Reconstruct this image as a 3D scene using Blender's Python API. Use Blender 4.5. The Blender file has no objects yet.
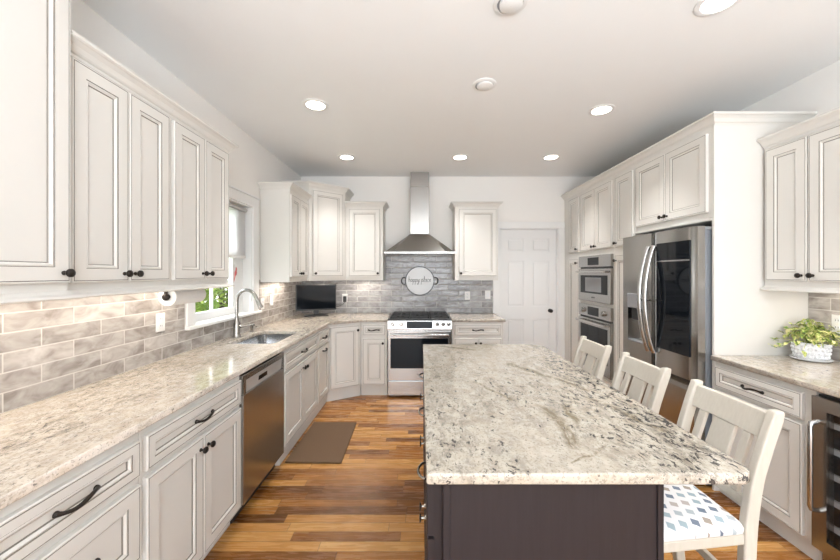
import bpy, bmesh, math, random
from mathutils import Vector, Matrix, noise as mnoise
PI = math.pi
sc = bpy.context.scene
C = sc.collection

# ---------------------------------------------------------------- camera
H = 1.47                     # lens height
F = 345.0                    # focal length in pixels at 840 wide
cd = bpy.data.cameras.new('camera')
cam = bpy.data.objects.new('camera', cd); C.objects.link(cam)
cd.sensor_fit = 'HORIZONTAL'; cd.sensor_width = 36.0
cd.lens = 36.0 * F / 840.0
cd.shift_x = -1.0 / 840.0
cd.shift_y = -7.0 / 840.0
cd.clip_start = 0.05
cam.location = (0, 0, H); cam.rotation_euler = (PI / 2, 0, 0)
sc.camera = cam

# ---------------------------------------------------------------- light
sc.view_settings.view_transform = 'Standard'
sc.view_settings.look = 'None'
sc.view_settings.gamma = 1.0
sc.view_settings.use_curve_mapping = False
sc.view_settings.exposure = 0.42
w = bpy.data.worlds.new('world'); sc.world = w; w.use_nodes = True
nt = w.node_tree; nt.nodes.clear()
wo = nt.nodes.new('ShaderNodeOutputWorld'); wb = nt.nodes.new('ShaderNodeBackground')
tc = nt.nodes.new('ShaderNodeTexCoord'); sp = nt.nodes.new('ShaderNodeSeparateXYZ')
cr = nt.nodes.new('ShaderNodeValToRGB')
cr.color_ramp.elements[0].position = 0.0; cr.color_ramp.elements[0].color = (1.0, 1.0, 1.0, 1)
cr.color_ramp.elements[1].position = 0.8; cr.color_ramp.elements[1].color = (0.55, 0.75, 1.0, 1)
nt.links.new(tc.outputs['Generated'], sp.inputs[0]); nt.links.new(sp.outputs['Z'], cr.inputs[0])
nt.links.new(cr.outputs[0], wb.inputs[0]); wb.inputs[1].default_value = 2.2
nt.links.new(wb.outputs[0], wo.inputs[0])

def light(name, kind, loc, energy, color=(1, 1, 1), rot=(0, 0, 0), **kw):
    l = bpy.data.lights.new(name, kind); l.energy = energy; l.color = color
    for k, v in kw.items(): setattr(l, k, v)
    o = bpy.data.objects.new(name, l); C.objects.link(o); o.location = loc; o.rotation_euler = rot
    return o

light('sun', 'SUN', (-6, -8, 9), 5.0, (1.0, 0.95, 0.86), (math.radians(40), 0, math.radians(-20)), angle=0.02)
# lamps added for brightness, as daylight from an assumed opening behind and the sink window
light('opening_fill', 'AREA', (0.5, -3.3, 1.35), 62, (0.84, 0.92, 1.0), (PI / 2, 0, 0), shape='RECTANGLE', size=3.2, size_y=2.3)
light('window_daylight', 'AREA', (-3.3, 2.6, 3.3), 110, (0.92, 0.97, 1.0), (0, math.radians(-42), 0), shape='RECTANGLE', size=1.4, size_y=1.6)
# unseen lamp added behind the camera, aimed up to brighten the ceiling
light('ceiling_fill', 'AREA', (0.45, -1.4, 1.1), 124, (0.80, 0.90, 1.0), (PI, 0, 0), shape='DISK', size=1.0)

# ---------------------------------------------------------------- materials
class N:
    """small node-tree writer"""
    def __init__(s, name):
        s.m = bpy.data.materials.new(name); s.m.use_nodes = True
        s.t = s.m.node_tree; s.b = s.t.nodes['Principled BSDF']
    def n(s, typ, **kw):
        x = s.t.nodes.new(typ)
        for k, v in kw.items(): setattr(x, k, v)
        return x
    def lk(s, a, b): s.t.links.new(a, b)
    def put(s, sock, v):
        if isinstance(v, bpy.types.NodeSocket): s.lk(v, sock)
        elif v is not None: sock.default_value = v
    def pos(s): return s.n('ShaderNodeNewGeometry').outputs['Position']
    def obj(s): return s.n('ShaderNodeTexCoord').outputs['Object']
    def mapping(s, v, scale=(1, 1, 1), rot=(0, 0, 0), loc=(0, 0, 0)):
        x = s.n('ShaderNodeMapping'); s.lk(v, x.inputs[0])
        x.inputs['Scale'].default_value = scale; x.inputs['Rotation'].default_value = rot; x.inputs['Location'].default_value = loc
        return x.outputs[0]
    def noise(s, v, scale, detail=4, rough=0.5, dist=0.0):
        x = s.n('ShaderNodeTexNoise'); s.lk(v, x.inputs['Vector'])
        x.inputs['Scale'].default_value = scale; x.inputs['Detail'].default_value = detail
        x.inputs['Roughness'].default_value = rough; x.inputs['Distortion'].default_value = dist
        return x.outputs[0]
    def ramp(s, fac, stops, interp='LINEAR'):
        x = s.n('ShaderNodeValToRGB'); s.lk(fac, x.inputs[0]); r = x.color_ramp; r.interpolation = interp
        while len(r.elements) < len(stops): r.elements.new(0.5)
        for e, (p, c) in zip(r.elements, stops):
            e.position = p; e.color = (c, c, c, 1) if isinstance(c, (int, float)) else (*c, 1)
        return x.outputs[0]
    def mix(s, fac, a, b, mode='MIX'):
        x = s.n('ShaderNodeMix', data_type='RGBA', blend_type=mode)
        s.put(x.inputs[0], fac)
        for i, v in ((6, a), (7, b)):
            if isinstance(v, tuple): v = (*v, 1)
            s.put(x.inputs[i], v)
        return x.outputs[2]
    def math(s, op, a, b=None, c=None):
        x = s.n('ShaderNodeMath', operation=op)
        for i, v in enumerate((a, b, c)): s.put(x.inputs[i], v)
        return x.outputs[0]
    def bump(s, h, strength, dist=0.01):
        x = s.n('ShaderNodeBump'); s.lk(h, x.inputs['Height']); x.inputs['Strength'].default_value = strength
        x.inputs['Distance'].default_value = dist; s.lk(x.outputs[0], s.b.inputs['Normal'])
    def color(s, v): s.put(s.b.inputs['Base Color'], (*v, 1) if isinstance(v, tuple) else v)
    def set(s, **kw):
        for k, v in kw.items(): s.put(s.b.inputs[k.replace('_', ' ')], v)
        return s

def simple(name, col, rough=0.5, metal=0.0, var=0.04, scale=6.0, **kw):
    q = N(name); v = q.noise(q.obj(), scale, 3)
    a = tuple(max(0, c * (1 - var)) for c in col); b = tuple(min(1, c * (1 + var)) for c in col)
    q.color(q.mix(v, a, b)); q.set(Roughness=rough, Metallic=metal, **kw)
    return q.m

M = {}
M['wall'] = simple('wall_paint', (0.86, 0.835, 0.80), 0.85, var=0.01)
M['ceiling'] = simple('ceiling_paint', (0.88, 0.885, 0.88), 0.6, var=0.01)
M['trim'] = simple('white_trim_paint', (0.82, 0.815, 0.80), 0.4, var=0.01)
M['cream'] = simple('antique_cream_lacquer', (0.715, 0.69, 0.645), 0.5, var=0.02, scale=3)
M['glaze'] = simple('umber_glaze', (0.20, 0.178, 0.15), 0.5)
M['bronze'] = simple('oil_rubbed_bronze', (0.030, 0.024, 0.020), 0.38, 0.6)
M['nickel'] = simple('brushed_nickel', (0.40, 0.385, 0.36), 0.26, 1.0)
M['black'] = simple('black_enamel', (0.012, 0.012, 0.013), 0.30)
M['iron'] = simple('cast_iron', (0.02, 0.02, 0.021), 0.55)
M['glassblack'] = simple('black_glass', (0.006, 0.008, 0.011), 0.04, Specular_IOR_Level=0.22)
M['plastic'] = simple('white_plastic', (0.84, 0.83, 0.81), 0.35, var=0.01)
M['darkplastic'] = simple('dark_plastic', (0.02, 0.02, 0.022), 0.4)
M['greyplastic'] = simple('grey_plastic', (0.30, 0.31, 0.32), 0.45)
M['ceramic'] = simple('white_ceramic', (0.86, 0.86, 0.87), 0.2, var=0.01)
M['enamelwhite'] = simple('white_sign_enamel', (0.82, 0.83, 0.83), 0.4, var=0.01)
M['ink'] = simple('black_ink', (0.03, 0.03, 0.035), 0.6)
M['paper'] = simple('paper_towel', (0.86, 0.85, 0.83), 0.9, var=0.02)
M['mat'] = simple('brown_mat_rubber', (0.125, 0.070, 0.034), 0.85, var=0.15, scale=120)
M['panelgrey'] = simple('silver_panel', (0.52, 0.50, 0.48), 0.35, 0.3)
M['bird'] = simple('red_painted_glass', (0.55, 0.12, 0.12), 0.3)
M['birdgrey'] = simple('grey_painted_glass', (0.35, 0.33, 0.36), 0.3)
M['lawn'] = simple('lawn_grass', (0.16, 0.28, 0.06), 0.9, var=0.4, scale=4)
M['bark'] = simple('bark', (0.12, 0.085, 0.06), 0.9, var=0.3)
M['soil'] = simple('potting_soil', (0.05, 0.035, 0.025), 0.95, var=0.3, scale=60)

def brushed(name, col, rough):
    q = N(name); v = q.noise(q.mapping(q.obj(), (3, 3, 160)), 3.0, 3)
    q.color(q.mix(v, tuple(c * 0.93 for c in col), col)); q.set(Roughness=rough, Metallic=1.0)
    q.bump(v, 0.02, 0.002); return q.m
M['steel'] = brushed('brushed_stainless', (0.55, 0.54, 0.525), 0.24)
M['fridgesteel'] = brushed('satin_stainless', (0.44, 0.43, 0.415), 0.22)
M['steeldark'] = brushed('dark_stainless', (0.40, 0.385, 0.365), 0.26)
M['steelside'] = simple('grey_appliance_side', (0.24, 0.26, 0.29), 0.35, 0.5)
M['sinksteel'] = brushed('sink_stainless', (0.55, 0.56, 0.57), 0.22)

def granite(name, rot, dark, taupe, base, warm, seed, k, dens):
    q = N(name); p = q.pos()
    nz = q.n('ShaderNodeTexNoise'); nz.inputs['Scale'].default_value = 6.0; nz.inputs['Detail'].default_value = 5; q.lk(p, nz.inputs['Vector'])
    off = q.n('ShaderNodeVectorMath', operation='MULTIPLY_ADD'); q.lk(nz.outputs[1], off.inputs[0])
    off.inputs[1].default_value = (0.09, 0.12, 0.06); q.lk(p, off.inputs[2])
    wp = off.outputs[0]
    s1 = q.mapping(wp, (1.0, 0.34, 1.0), (0, 0, rot), seed)
    # where the mineral streaks gather
    zone = q.ramp(q.noise(q.mapping(wp, (1.0, 0.42, 1.0), (0, 0, rot), (1 + seed[0], 5, 2)), 3.6, 4, 0.6), [(0.36, 0.0), (0.62, 1.0)])
    sw = q.n('ShaderNodeSeparateXYZ'); q.lk(wp, sw.inputs[0])
    if taupe: zone = q.math('MINIMUM', q.math('ADD', q.math('MULTIPLY', zone, 0.62), q.ramp(sw.outputs['X'], [(0.60, 0.0), (0.93, 0.75)])), 1.0)
    col = q.mix(q.ramp(q.noise(q.mapping(p, loc=seed), 14 * k, 6, 0.7), [(0.36, 0.0), (0.64, 1.0)]), base, warm)
    streak = q.ramp(q.noise(s1, 20 * k, 8, 0.74), [(0.47, 0.0), (0.60, 0.9)])
    col = q.mix(q.math('MULTIPLY', streak, q.math('ADD', q.math('MULTIPLY', zone, 0.62), 0.20)), col, tuple(0.42 * b for b in warm))
    if taupe:
        fleck = q.ramp(q.noise(s1, 48, 8, 0.85), [(0.41, 0.05), (0.53, 1.0)])
        tot = None
        for x0, y0, x1, y1, wd in ((.500, 1.10, .515, 1.43, .030), (.575, 1.28, .600, 1.46, .024), (.53, 2.12, .70, 1.80, .030), (.14, 2.64, .38, 2.46, .055),
                                   (.74, 1.55, .86, 1.20, .020), (.66, 1.90, .80, 1.60, .022), (.28, 1.75, .40, 1.50, .016), (.60, 1.10, .44, 1.00, .014)):
            m_ = (x1 - x0) / (y1 - y0); ya, yb = min(y0, y1), max(y0, y1)
            cx = q.math('ADD', q.math('MULTIPLY', q.math('SUBTRACT', sw.outputs['Y'], y0 + .06), m_), x0 + .045)
            d = q.math('ABSOLUTE', q.math('SUBTRACT', sw.outputs['X'], cx))
            g_ = q.math('MULTIPLY', q.math('SUBTRACT', 1.0, q.math('DIVIDE', d, wd)), 1.6)
            e_ = q.math('SUBTRACT', 1.15, q.math('DIVIDE', q.math('ABSOLUTE', q.math('SUBTRACT', sw.outputs['Y'], (ya + yb) / 2 + .06)), (yb - ya) / 2))
            s_ = q.math('MULTIPLY', q.math('MAXIMUM', q.math('MINIMUM', g_, 1.0), 0.0), q.math('MAXIMUM', q.math('MINIMUM', q.math('MULTIPLY', e_, 4.0), 1.0), 0.0))
            tot = s_ if tot is None else q.math('MAXIMUM', tot, s_)
        tm = q.math('MULTIPLY', tot, fleck)
        col = q.mix(q.math('MULTIPLY', tm, taupe), col, (0.20, 0.155, 0.09))
    v1 = q.math('ABSOLUTE', q.math('SUBTRACT', q.noise(s1, 12.0 * k, 8, 0.75), 0.5))
    brk = q.ramp(q.noise(wp, 30 * k, 3, 0.6), [(0.46, 0.0), (0.54, 1.0)])
    veins = q.math('MULTIPLY', q.math('MULTIPLY', q.ramp(v1, [(0.004, 1.0), (0.024, 0.0)]), zone), brk)
    col = q.mix(q.math('MULTIPLY', veins, dark), col, (0.075, 0.07, 0.07))
    f1 = q.math('ADD', q.noise(q.mapping(wp, (1, 0.45, 1), (0, 0, rot)), 52 * k, 4, 0.62), q.math('MULTIPLY', q.math('SUBTRACT', zone, 0.5), dens))
    sp1 = q.ramp(f1, [(0.612, 0.0), (0.645, 1.0)])
    col = q.mix(q.math('MULTIPLY', sp1, dark), col, (0.05, 0.046, 0.046))
    sp2 = q.ramp(q.noise(p, 150, 2, 0.5), [(0.56, 0.0), (0.68, 0.6)])
    col = q.mix(sp2, col, tuple(0.42 * b for b in warm))
    q.color(col); q.set(Roughness=0.09)
    return q.m
M['granite_island'] = granite('cream_granite_dark_veins', 0.12, 0.95, 0.85, (0.60, 0.55, 0.47), (0.49, 0.425, 0.34), (0, 0, 0), 1.25, 0.15)
M['granite_perimeter'] = granite('beige_speckled_granite', 0.0, 0.72, 0.0, (0.645, 0.585, 0.515), (0.53, 0.45, 0.36), (4, 2, 0), 1.7, 0.06)

def tiles(name, axis, L, ph, wave=0.35, tone_k=1.0, daylight_tint=(1, 1, 1)):
    q = N(name); p = q.pos(); s = q.n('ShaderNodeSeparateXYZ'); q.lk(p, s.inputs[0])
    u = s.outputs['X'] if axis == 'X' else s.outputs['Y']; z = s.outputs['Z']
    Hh, g = 0.0785, 0.0022
    zz = q.math('DIVIDE', q.math('SUBTRACT', z, 0.917), Hh)
    row = q.math('FLOOR', zz)
    half = q.math('MULTIPLY', q.math('MODULO', q.math('ADD', row, 20.0), 2.0), 0.5)
    uu = q.math('ADD', q.math('DIVIDE', q.math('SUBTRACT', u, ph), L), half)
    ci = q.math('FLOOR', uu)
    fu = q.math('SUBTRACT', uu, ci); fz = q.math('SUBTRACT', zz, row)
    du = q.math('MULTIPLY', q.math('MINIMUM', fu, q.math('SUBTRACT', 1.0, fu)), L)
    dz = q.math('MULTIPLY', q.math('MINIMUM', fz, q.math('SUBTRACT', 1.0, fz)), Hh)
    d = q.math('MINIMUM', du, dz)
    grout = q.ramp(d, [(0.0, 1.0), (g * 0.9, 1.0), (g * 1.25, 0.0)])
    cb = q.n('ShaderNodeCombineXYZ'); q.lk(ci, cb.inputs[0]); q.lk(row, cb.inputs[1])
    wn = q.n('ShaderNodeTexWhiteNoise', noise_dimensions='3D'); q.lk(cb.outputs[0], wn.inputs[0])
    sh = q.n('ShaderNodeVectorMath', operation='MULTIPLY_ADD'); q.lk(wn.outputs[1], sh.inputs[0]); sh.inputs[1].default_value = (9, 9, 9); q.lk(p, sh.inputs[2])
    cloud = q.noise(q.mapping(sh.outputs[0], (1, 1, 1.9)), 9.0, 3, 0.55, 0.6)
    c = q.ramp(cloud, [(0.30, (0.29, 0.255, 0.232)), (0.50, (0.44, 0.405, 0.375)), (0.70, (0.57, 0.54, 0.51))])
    tone = q.ramp(wn.outputs[0], [(0.0, 0.82 * tone_k), (1.0, 1.12 * tone_k)])
    c = q.mix(1.0, q.mix(1.0, c, tone, 'MULTIPLY'), daylight_tint, 'MULTIPLY')
    q.color(q.mix(grout, c, (0.66, 0.63, 0.59)))
    q.set(Roughness=q.ramp(grout, [(0.0, 0.12), (1.0, 0.8)]))
    h = q.math('ADD', q.math('MULTIPLY', q.ramp(d, [(0.0, 0.0), (0.006, 1.0)]), 0.35), q.math('MULTIPLY', q.noise(sh.outputs[0], 24, 2), 0.6))
    q.bump(h, wave, 0.006)
    return q.m
M['tile_y'] = tiles('grey_subway_tile_side', 'Y', 0.279, 1.640)
M['tile_x'] = tiles('grey_subway_tile_back', 'X', 0.31, 0.058, 1.1, 0.86, (0.93, 0.985, 1.06))  # same tile as the sides, with a cool daylight cast painted into its colour

def planks():
    q = N('amber_hardwood_planks'); p = q.pos(); s = q.n('ShaderNodeSeparateXYZ'); q.lk(p, s.inputs[0])
    hh, L = 0.070, 0.80
    yy = q.math('DIVIDE', s.outputs['Y'], hh); row = q.math('FLOOR', yy)
    w1 = q.n('ShaderNodeTexWhiteNoise', noise_dimensions='1D'); q.lk(row, w1.inputs['W'])
    uu = q.math('ADD', q.math('DIVIDE', s.outputs['X'], q.math('ADD', q.math('MULTIPLY', w1.outputs[0], 0.5), L * 0.6)), q.math('MULTIPLY', w1.outputs[0], 17.0))
    ci = q.math('FLOOR', uu)
    cb = q.n('ShaderNodeCombineXYZ'); q.lk(ci, cb.inputs[0]); q.lk(row, cb.inputs[1])
    wn = q.n('ShaderNodeTexWhiteNoise', noise_dimensions='3D'); q.lk(cb.outputs[0], wn.inputs[0])
    sh = q.n('ShaderNodeVectorMath', operation='MULTIPLY_ADD'); q.lk(wn.outputs[1], sh.inputs[0]); sh.inputs[1].default_value = (11, 11, 11); q.lk(p, sh.inputs[2])
    g = q.noise(q.mapping(sh.outputs[0], (1.2, 14, 1)), 4.0, 6, 0.6, 0.8)
    g2 = q.noise(q.mapping(sh.outputs[0], (1.0, 5, 1)), 2.4, 3, 0.5, 0.4)
    t = q.math('ADD', q.math('MULTIPLY', wn.outputs[0], 0.62), q.math('MULTIPLY', q.math('ADD', q.math('MULTIPLY', g, 0.55), q.math('MULTIPLY', g2, 0.45)), 0.55))
    c = q.ramp(t, [(0.22, (0.105, 0.040, 0.011)), (0.42, (0.225, 0.086, 0.021)), (0.62, (0.370, 0.158, 0.040)), (0.86, (0.520, 0.262, 0.078)), (1.0, (0.68, 0.42, 0.17))])
    streak = q.ramp(q.noise(q.mapping(sh.outputs[0], (1.0, 30, 1)), 3.0, 5, 0.65, 1.2), [(0.60, 0.0), (0.72, 0.6)])
    c = q.mix(streak, c, (0.07, 0.026, 0.008))
    fy = q.math('SUBTRACT', yy, row); fu = q.math('SUBTRACT', uu, ci)
    e1 = q.math('MULTIPLY', q.math('MINIMUM', fy, q.math('SUBTRACT', 1.0, fy)), hh)
    e2 = q.math('MULTIPLY', q.math('MINIMUM', fu, q.math('SUBTRACT', 1.0, fu)), L)
    gap = q.ramp(q.math('MINIMUM', e1, e2), [(0.0, 1.0), (0.0016, 0.0)])
    c = q.mix(q.math('MULTIPLY', gap, 0.7), c, (0.05, 0.02, 0.008))
    q.color(c); q.set(Roughness=q.ramp(g, [(0.3, 0.22), (0.7, 0.32)]))
    return q.m
M['floor'] = planks()

def espresso():
    q = N('espresso_wood'); p = q.pos()
    v = q.noise(q.mapping(p, (14, 14, 1.0)), 5.0, 5, 0.6, 0.5); v2 = q.noise(p, 5, 3)
    c = q.mix(v, (0.013, 0.010, 0.011), (0.033, 0.025, 0.027))
    q.color(q.mix(q.math('MULTIPLY', v2, 0.5), c, (0.026, 0.021, 0.024))); q.set(Roughness=0.42, Specular_IOR_Level=0.35); q.bump(v, 0.05, 0.002); return q.m
M['espresso'] = espresso()
def stoolwood():
    q = N('ivory_washed_wood'); p = q.obj()
    v = q.noise(q.mapping(p, (18, 18, 2)), 6.0, 4)
    q.color(q.mix(v, (0.53, 0.485, 0.41), (0.63, 0.585, 0.505))); q.set(Roughness=0.42); return q.m
M['stool'] = stoolwood()
def cushion():
    q = N('dashed_print_fabric'); p = q.obj(); s = q.n('ShaderNodeSeparateXYZ'); q.lk(p, s.inputs[0])
    # rows of small rounded dashes in slate, taupe and pale blue on white
    a, b = 0.043, 0.047
    u = q.math('DIVIDE', q.math('ADD', q.math('MULTIPLY', s.outputs['X'], 0.94), q.math('MULTIPLY', s.outputs['Y'], -0.34)), a)
    v = q.math('DIVIDE', q.math('ADD', q.math('MULTIPLY', s.outputs['Y'], 0.94), q.math('MULTIPLY', s.outputs['X'], 0.34)), b)
    col = q.math('FLOOR', u); v2 = q.math('ADD', v, q.math('MULTIPLY', q.math('MODULO', q.math('ADD', col, 40.0), 2.0), 0.5)); row = q.math('FLOOR', v2)
    fu = q.math('ABSOLUTE', q.math('SUBTRACT', q.math('SUBTRACT', u, col), 0.5)); fv = q.math('ABSOLUTE', q.math('SUBTRACT', q.math('SUBTRACT', v2, row), 0.5))
    m1 = q.ramp(q.math('MAXIMUM', q.math('DIVIDE', fu, 0.30), q.math('DIVIDE', fv, 0.25)), [(0.95, 1.0), (1.0, 0.0)])
    cb = q.n('ShaderNodeCombineXYZ'); q.lk(col, cb.inputs[0]); q.lk(row, cb.inputs[1])
    wn = q.n('ShaderNodeTexWhiteNoise', noise_dimensions='3D'); q.lk(cb.outputs[0], wn.inputs[0])
    dc = q.ramp(wn.outputs[0], [(0.0, (0.15, 0.18, 0.23)), (0.2, (0.30, 0.37, 0.40)), (0.42, (0.32, 0.265, 0.22)), (0.6, (0.38, 0.42, 0.44)), (0.8, (0.42, 0.37, 0.34))], 'CONSTANT')
    q.color(q.mix(m1, (0.72, 0.70, 0.695), dc)); q.set(Roughness=0.9); return q.m
M['cushion'] = cushion()
def glasspane():
    q = N('window_glass'); o = q.t.nodes['Material Output']
    tr = q.n('ShaderNodeBsdfTransparent'); gl = q.n('ShaderNodeBsdfGlossy'); gl.inputs['Roughness'].default_value = 0.02
    lw = q.n('ShaderNodeLayerWeight'); lw.inputs[0].default_value = 0.5; mx = q.n('ShaderNodeMixShader')
    fac = q.math('ADD', q.math('MULTIPLY', q.math('POWER', lw.outputs['Facing'], 4.0), 0.5), 0.03)
    q.lk(fac, mx.inputs[0]); q.lk(tr.outputs[0], mx.inputs[1]); q.lk(gl.outputs[0], mx.inputs[2]); q.lk(mx.outputs[0], o.inputs[0])
    return q.m
M['glass'] = glasspane()
def shade():
    q = N('roller_shade_fabric'); o = q.t.nodes['Material Output']
    df = q.n('ShaderNodeBsdfDiffuse'); tl = q.n('ShaderNodeBsdfTranslucent'); mx = q.n('ShaderNodeMixShader'); mx.inputs[0].default_value = 0.5
    c = q.mix(q.noise(q.obj(), 90, 2), (0.86, 0.86, 0.86), (0.90, 0.90, 0.90)); q.lk(c, df.inputs[0]); q.lk(c, tl.inputs[0])
    q.lk(df.outputs[0], mx.inputs[1]); q.lk(tl.outputs[0], mx.inputs[2]); q.lk(mx.outputs[0], o.inputs[0])
    return q.m
M['shade'] = shade()
def emit(name, col, st):
    q = N(name); q.color((0.9, 0.9, 0.9)); q.b.inputs['Emission Color'].default_value = (*col, 1); q.b.inputs['Emission Strength'].default_value = st
    return q.m
M['lamp'] = emit('lamp_lens', (1.0, 0.96, 0.88), 9.0)
def leafmat(name, a, b, c, scale):
    q = N(name); v = q.noise(q.obj(), scale, 2)
    wn = q.n('ShaderNodeTexWhiteNoise', noise_dimensions='1D'); q.lk(q.n('ShaderNodeNewGeometry').outputs['Random Per Island'], wn.inputs['W'])
    q.color(q.mix(q.math('MULTIPLY', v, 0.8), q.ramp(wn.outputs[0], [(0.0, a), (0.55, b), (1.0, c)]), b)); q.set(Roughness=0.5)
    return q.m
M['leaf'] = leafmat('shrub_leaves', (0.10, 0.20, 0.03), (0.30, 0.42, 0.06), (0.62, 0.62, 0.16), 30)
def pothos():
    q = N('variegated_leaves'); v = q.noise(q.obj(), 55, 3, 0.6)
    wn = q.n('ShaderNodeTexWhiteNoise', noise_dimensions='1D'); q.lk(q.n('ShaderNodeNewGeometry').outputs['Random Per Island'], wn.inputs['W'])
    t = q.math('ADD', q.math('MULTIPLY', v, 1.3), q.math('MULTIPLY', wn.outputs[0], 0.35))
    q.color(q.ramp(t, [(0.62, (0.09, 0.18, 0.03)), (0.76, (0.27, 0.37, 0.06)), (0.88, (0.56, 0.58, 0.17)), (1.0, (0.76, 0.70, 0.36))])); q.set(Roughness=0.45)
    return q.m
M['pothos'] = pothos()

# ---------------------------------------------------------------- mesh helpers
class MB:
    def __init__(s): s.b = bmesh.new()
    def _tag(s, faces, mi):
        for f in faces: f.material_index = mi
    def box(s, x0, x1, y0, y1, z0, z1, bev=0.0, mi=0, seg=1, mat=None):
        r = bmesh.ops.create_cube(s.b, size=1.0)
        vs = r['verts']
        for v in vs:
            v.co = Vector(((x0 + x1) / 2 + v.co.x * (x1 - x0), (y0 + y1) / 2 + v.co.y * (y1 - y0), (z0 + z1) / 2 + v.co.z * (z1 - z0)))
        fs = list({f for v in vs for f in v.link_faces})
        if bev > 0:
            es = list({e for v in vs for e in v.link_edges})
            rb = bmesh.ops.bevel(s.b, geom=es, offset=bev, segments=seg, affect='EDGES', profile=0.5)
            fs = list({f for f in fs if f.is_valid} | set(rb['faces'])); vs = list({v for f in fs for v in f.verts})
        s._tag(fs, mi)
        if mat is not None:
            for v in vs: v.co = mat @ v.co
        return fs
    def loops(s, rings, mi=0, cap0=False, cap1=False, closed=True, mis=None):
        L = [[s.b.verts.new(p) for p in r] for r in rings]
        for k in range(len(L) - 1):
            a, b = L[k], L[k + 1]; n = len(a)
            for i in range(n if closed else n - 1):
                j = (i + 1) % n
                try:
                    f = s.b.faces.new((a[i], a[j], b[j], b[i])); f.material_index = mis[k] if mis else mi
                except ValueError: pass
        if cap0:
            f = s.b.faces.new(list(reversed(L[0]))); f.material_index = mi
        if cap1:
            f = s.b.faces.new(L[-1]); f.material_index = mis[-1] if mis else mi
    def lathe(s, prof, n=24, mi=0, mat=None, cap=True):
        M4 = mat or Matrix()
        rings = [[M4 @ Vector((max(r, 1e-4) * math.cos(2 * PI * i / n), max(r, 1e-4) * math.sin(2 * PI * i / n), z)) for i in range(n)] for r, z in prof]
        s.loops(rings, mi, cap, cap)
    def cyl(s, p0, p1, r0, r1=None, n=16, mi=0):
        p0, p1 = Vector(p0), Vector(p1); d = p1 - p0
        m = Matrix.Translation(p0) @ d.to_track_quat('Z', 'Y').to_matrix().to_4x4()
        s.lathe([(r0, 0), (r1 if r1 is not None else r0, d.length)], n, mi, m)
    def tube(s, pts, r, n=10, mi=0, rx=None):
        """round (or elliptical: r in-plane, rx sideways) tube through points"""
        pts = [Vector(p) for p in pts]; rings = []; up = None
        for i, p in enumerate(pts):
            t = (pts[min(i + 1, len(pts) - 1)] - pts[max(i - 1, 0)]).normalized()
            if up is None:
                up = Vector((0, 0, 1)) if abs(t.z) < 0.9 else Vector((1, 0, 0))
            u = (up - t * up.dot(t)).normalized(); v = t.cross(u); up = u
            rr = r[i] if isinstance(r, (list, tuple)) else r; ry = rr if rx is None else rx
            rings.append([p + u * math.cos(2 * PI * k / n) * rr + v * math.sin(2 * PI * k / n) * ry for k in range(n)])
        s.loops(rings, mi, True, True)
    def sweep(s, path, prof, mi=0):
        """mitred sweep of an (out, z) profile along a flat open path; out is to the path's right"""
        P = [Vector((p[0], p[1])) for p in path]; rings = []
        for i, p in enumerate(P):
            ds = []
            if i > 0: ds.append((P[i] - P[i - 1]).normalized())
            if i < len(P) - 1: ds.append((P[i + 1] - P[i]).normalized())
            ns = [Vector((d.y, -d.x)) for d in ds]
            m = ns[0] if len(ns) == 1 else (ns[0] + ns[1]) / (1 + ns[0].dot(ns[1]))
            rings.append([Vector((p.x + m.x * o, p.y + m.y * o, z)) for o, z in prof])
        s.loops(rings, mi, True, True)
    def prism(s, poly, z0, z1, mi=0):
        s.loops([[Vector((x, y, z0)) for x, y in poly], [Vector((x, y, z1)) for x, y in poly]], mi, True, True)
    def build(s, name, mats, parent=None, loc=(0, 0, 0), smooth=False, bevel=0.0, origin=None):
        bmesh.ops.recalc_face_normals(s.b, faces=s.b.faces)
        if origin is not None:
            o3 = Vector(origin)
            for v in s.b.verts: v.co -= o3
            loc = origin
        me = bpy.data.meshes.new(name); s.b.to_mesh(me); s.b.free()
        if not isinstance(mats, (list, tuple)): mats = [mats]
        for m in mats: me.materials.append(m)
        if smooth:
            me.polygons.foreach_set('use_smooth', [True] * len(me.polygons))
            try: me.set_sharp_from_angle(angle=math.radians(38))
            except Exception: pass
        o = bpy.data.objects.new(name, me); C.objects.link(o); o.location = loc
        if parent: o.parent = parent
        if bevel:
            b = o.modifiers.new('bevel', 'BEVEL'); b.width = bevel; b.segments = 2; b.limit_method = 'ANGLE'; b.angle_limit = math.radians(40)
        return o

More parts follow.
